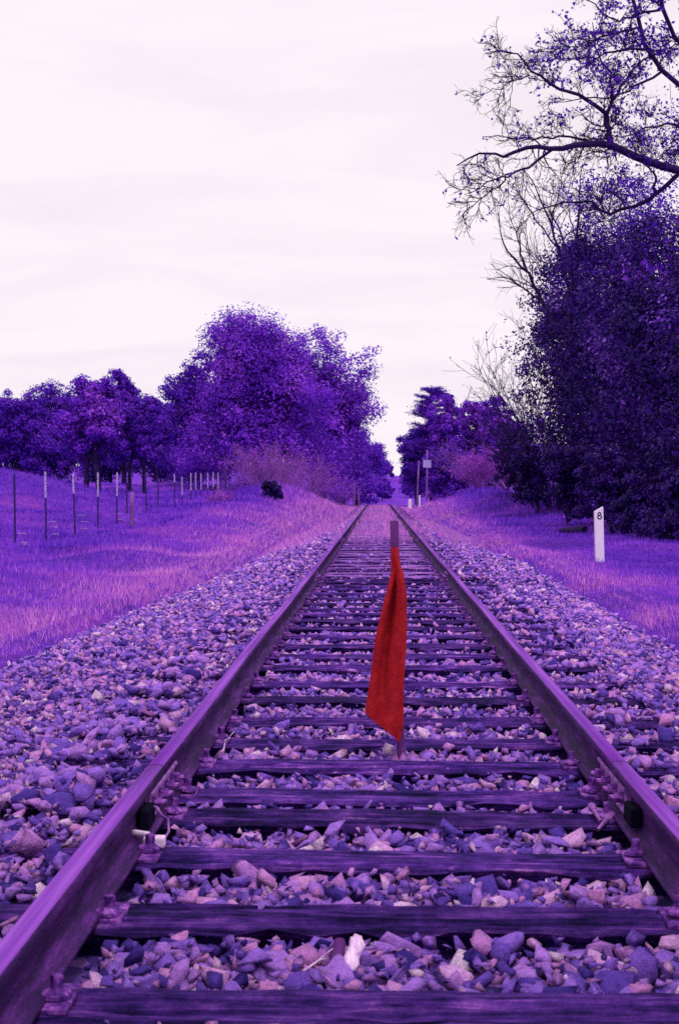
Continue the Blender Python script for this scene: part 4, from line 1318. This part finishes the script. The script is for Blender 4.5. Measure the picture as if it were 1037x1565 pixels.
# ------------------------------------------------------------------ the overhanging bare tree at the upper right
def limb(pts, Y0, dy, m=14):
    n = len(pts)
    return resample([at(640 + zx / 2.61, zy / 2.608, Y0 + (dy[i] if hasattr(dy, '__len__') else dy * i / (n - 1))) for i, (zx, zy) in enumerate(pts)], m)
ov = [  # polyline, base radius, tip radius, depth drift
    ([(1250, 740), (1110, 700), (1036, 685), (900, 640), (820, 625), (765, 580)], .105, .085, 0),
    ([(765, 580), (690, 570), (600, 582), (530, 596), (420, 580), (350, 635), (230, 605), (150, 660)], .078, .012, -1.0),
    ([(530, 596), (450, 665), (370, 690), (260, 740), (190, 772)], .034, .008, -.8),
    ([(370, 690), (300, 755), (235, 800), (170, 862)], .020, .006, -.4),
    ([(690, 572), (650, 545), (540, 545), (470, 552), (400, 552), (330, 550), (250, 545)], .030, .006, .8),
    ([(765, 580), (752, 520), (745, 455)], .070, .060, .1),
    ([(745, 455), (720, 425), (620, 375), (560, 365), (480, 300), (430, 270), (415, 215), (330, 205), (270, 212)], .050, .007, -1.2),
    ([(440, 300), (370, 325), (300, 355), (225, 385)], .016, .005, -.3),
    ([(745, 455), (775, 395), (770, 345), (740, 260), (700, 180), (690, 90)], .042, .010, 1.2),
    ([(775, 395), (850, 290), (880, 250), (960, 200), (1050, 190)], .034, .012, .8),
    ([(1250, 470), (1100, 390), (1036, 355), (960, 290), (900, 200), (870, 80), (840, -40)], .095, .04, .5),
    ([(1200, 300), (1036, 195), (985, 90), (950, -60)], .075, .04, -.6),
    ([(960, 290), (860, 340), (780, 385), (700, 390), (600, 400), (510, 412)], .03, .006, -.8),
    ([(900, 200), (800, 200), (720, 215), (640, 240), (540, 238), (490, 240)], .03, .007, .6),
    ([(870, 110), (790, 130), (700, 150), (640, 185), (560, 190)], .025, .006, -.4),
    ([(960, 40), (860, 60), (780, 90), (720, 40), (660, -20)], .03, .01, .5),
    ([(1100, 520), (1000, 500), (900, 510), (850, 540), (780, 545)], .035, .007, .6),
    ([(1110, 560), (1036, 600), (960, 620)], .03, .012, .3),
    ([(1036, 690), (985, 735), (945, 770), (900, 815), (820, 835), (740, 868), (690, 808), (640, 802), (520, 820), (430, 862)], .055, .010, 1.0),
    ([(945, 770), (935, 700), (905, 660), (860, 590)], .035, .010, -.6),
    ([(765, 590), (720, 605), (640, 620)], .018, .005, .2),
    ([(740, 868), (715, 830), (735, 760), (790, 790), (830, 815)], .018, .007, .2),
]
tb = np.array([10.2, 27.5, float(ground_z(10.2, 27.5)) - .1])
t = empty('overhanging_tree', tuple(tb), 'large bare-limbed tree reaching over from the upper right with few leaves', 'tree')
tr = np.random.default_rng(77)
w = Wood()
trunk = resample([tb + (0, 0, -.2), tb + (.1, 0, 1.5), tb + (-.1, -.2, 3), tb + (-.3, -.5, 4.8), tb + (-.2, -.9, 6.5), tb + (.2, -1, 9)], 12)
wt = Wood(); wt.add(trunk[None], np.linspace(.27, .10, 12)[None], 12)
YB = 26.0
Ps, Rs = [], []
for pts, r0, r1, dyy in ov:
    P = limb(pts, YB, dyy)
    if pts[0][0] >= 1200:
        P = resample(np.concatenate([trunk[[5 if pts[0][1] > 600 else 8 if pts[0][1] > 400 else 9]], P]), 14)
    P[1:-1] += tr.normal(0, .02, (12, 3))
    Ps.append(P); Rs.append(np.linspace(r0, r1, 14) * .84)
Ps, Rs = np.array(Ps), np.array(Rs)
w.add(Ps, Rs, 8)
c1, c1r = branch_children(Ps, Rs, 11, tr, ang=(.5, 1.1), m=7, up=.04, rr=.42, wob=.14, lens=(.25, .85), tmin=.08)
c1r = np.clip(c1r, .007, .016); w.add(c1, c1r, 5)
c2, c2r = branch_children(c1, c1r, 6, tr, ang=(.4, 1.0), m=5, up=.03, rr=.6, wob=.14, lens=(.15, .55)); c2r = np.clip(c2r, .0045, .008); w.add(c2, c2r, 4)
c3, c3r = branch_children(c2, c2r, 3, tr, ang=(.4, .9), m=4, up=.02, rr=.7, wob=.14, lens=(.08, .26)); c3r = np.clip(c3r, .003, .0045); w.add(c3, c3r, 3)
part('trunk', wt.mesh('trunk', M_BARK, tb), t)
part('limbs', w.mesh('limbs', M_BARK, tb), t)
ends = np.concatenate([c2[:, -1], c3[:, -1], c3[:, 2]])
# leaves are denser high up and to the right
dpx = (ends[:, 0] - CAM[0]) / ends[:, 1] * FPX + 577.6; dpy = 748.6 - (ends[:, 2] - CAM[2]) / ends[:, 1] * FPX
wt_ = .05 + .42 * sstep(240, 60, dpy) * sstep(770, 860, dpx) + .18 * sstep(860, 980, dpx)
keep = tr.random(len(ends)) < wt_
E = ends[keep]
LP = np.repeat(E, 2, 0) + tr.normal(0, .04, (len(E) * 2, 3))
V, F = leaf_quads(LP - tb, .070, tr)
part('crown', mesh_np('crown', V, F, M_LEAF_FAR), t)

# thin bare tree fanning up behind it
bt = [([(600, 1400), (600, 1250), (590, 1110), (560, 1000), (535, 930), (500, 830), (470, 760), (430, 690)], .06, .006, 1),
      ([(600, 1300), (612, 1060), (625, 960), (640, 830), (632, 740), (650, 650)], .055, .005, -.8),
      ([(545, 1320), (500, 1215), (465, 1150), (430, 1080), (345, 1000), (320, 930), (315, 850)], .055, .005, .8),
      ([(500, 1215), (420, 1150), (335, 1100), (270, 1115)], .03, .005, -.5),
      ([(430, 1080), (400, 1000), (385, 930), (360, 860)], .028, .004, .5),
      ([(590, 1110), (545, 1060), (470, 1040), (400, 960)], .02, .004, -.6),
      ([(612, 1060), (570, 950), (520, 840), (540, 740)], .03, .004, .6),
      ([(560, 1000), (480, 900), (400, 780), (360, 720)], .024, .004, .4),
      ([(620, 1000), (680, 900), (760, 860)], .022, .005, .3),
      ([(535, 930), (530, 850), (570, 740), (560, 660)], .02, .004, -.5),
      ([(590, 1170), (520, 1130), (470, 1060), (440, 1010)], .02, .004, .2),
      ([(625, 960), (600, 860), (590, 780), (610, 700)], .018, .004, .5)]
YB2 = 47.0
bx_ = X(870, YB2); bb = np.array([bx_, YB2, float(ground_z(bx_, YB2)) - .1])
t = empty('thin_bare_tree', tuple(bb), 'thin leafless tree fanning up above the dark thicket', 'tree')
Ps, Rs = [], []
for pts, r0, r1, dyy in bt:
    P = limb(pts, YB2, dyy)
    P[1:-1] += tr.normal(0, .02, (12, 3)); Ps.append(P); Rs.append(np.linspace(r0, r1 * 1.6, 14) * 1.35)
Ps, Rs = np.array(Ps), np.array(Rs)
wt = Wood(); wt.add(resample([bb - (0, 0, .1), (bb + Ps[0, 0]) / 2 + (.1, 0, 0), Ps[0, 0]], 8)[None], np.linspace(.10, .06, 8)[None], 8)
w = Wood(); w.add(Ps, Rs, 6)
c1, c1r = branch_children(Ps, Rs, 9, tr, ang=(.35, .8), m=6, up=.10, rr=.5, wob=.1, lens=(.5, 1.7)); c1r = np.clip(c1r, .009, .018); w.add(c1, c1r, 4)
c2, c2r = branch_children(c1, c1r, 5, tr, ang=(.35, .8), m=4, up=.06, rr=.6, wob=.1, lens=(.25, .8)); c2r = np.clip(c2r, .004, .008); w.add(c2, c2r, 3)
part('trunk', wt.mesh('trunk', M_BARK, bb), t)
part('limbs', w.mesh('limbs', M_BARK, bb), t)

bpy.context.view_layer.update()
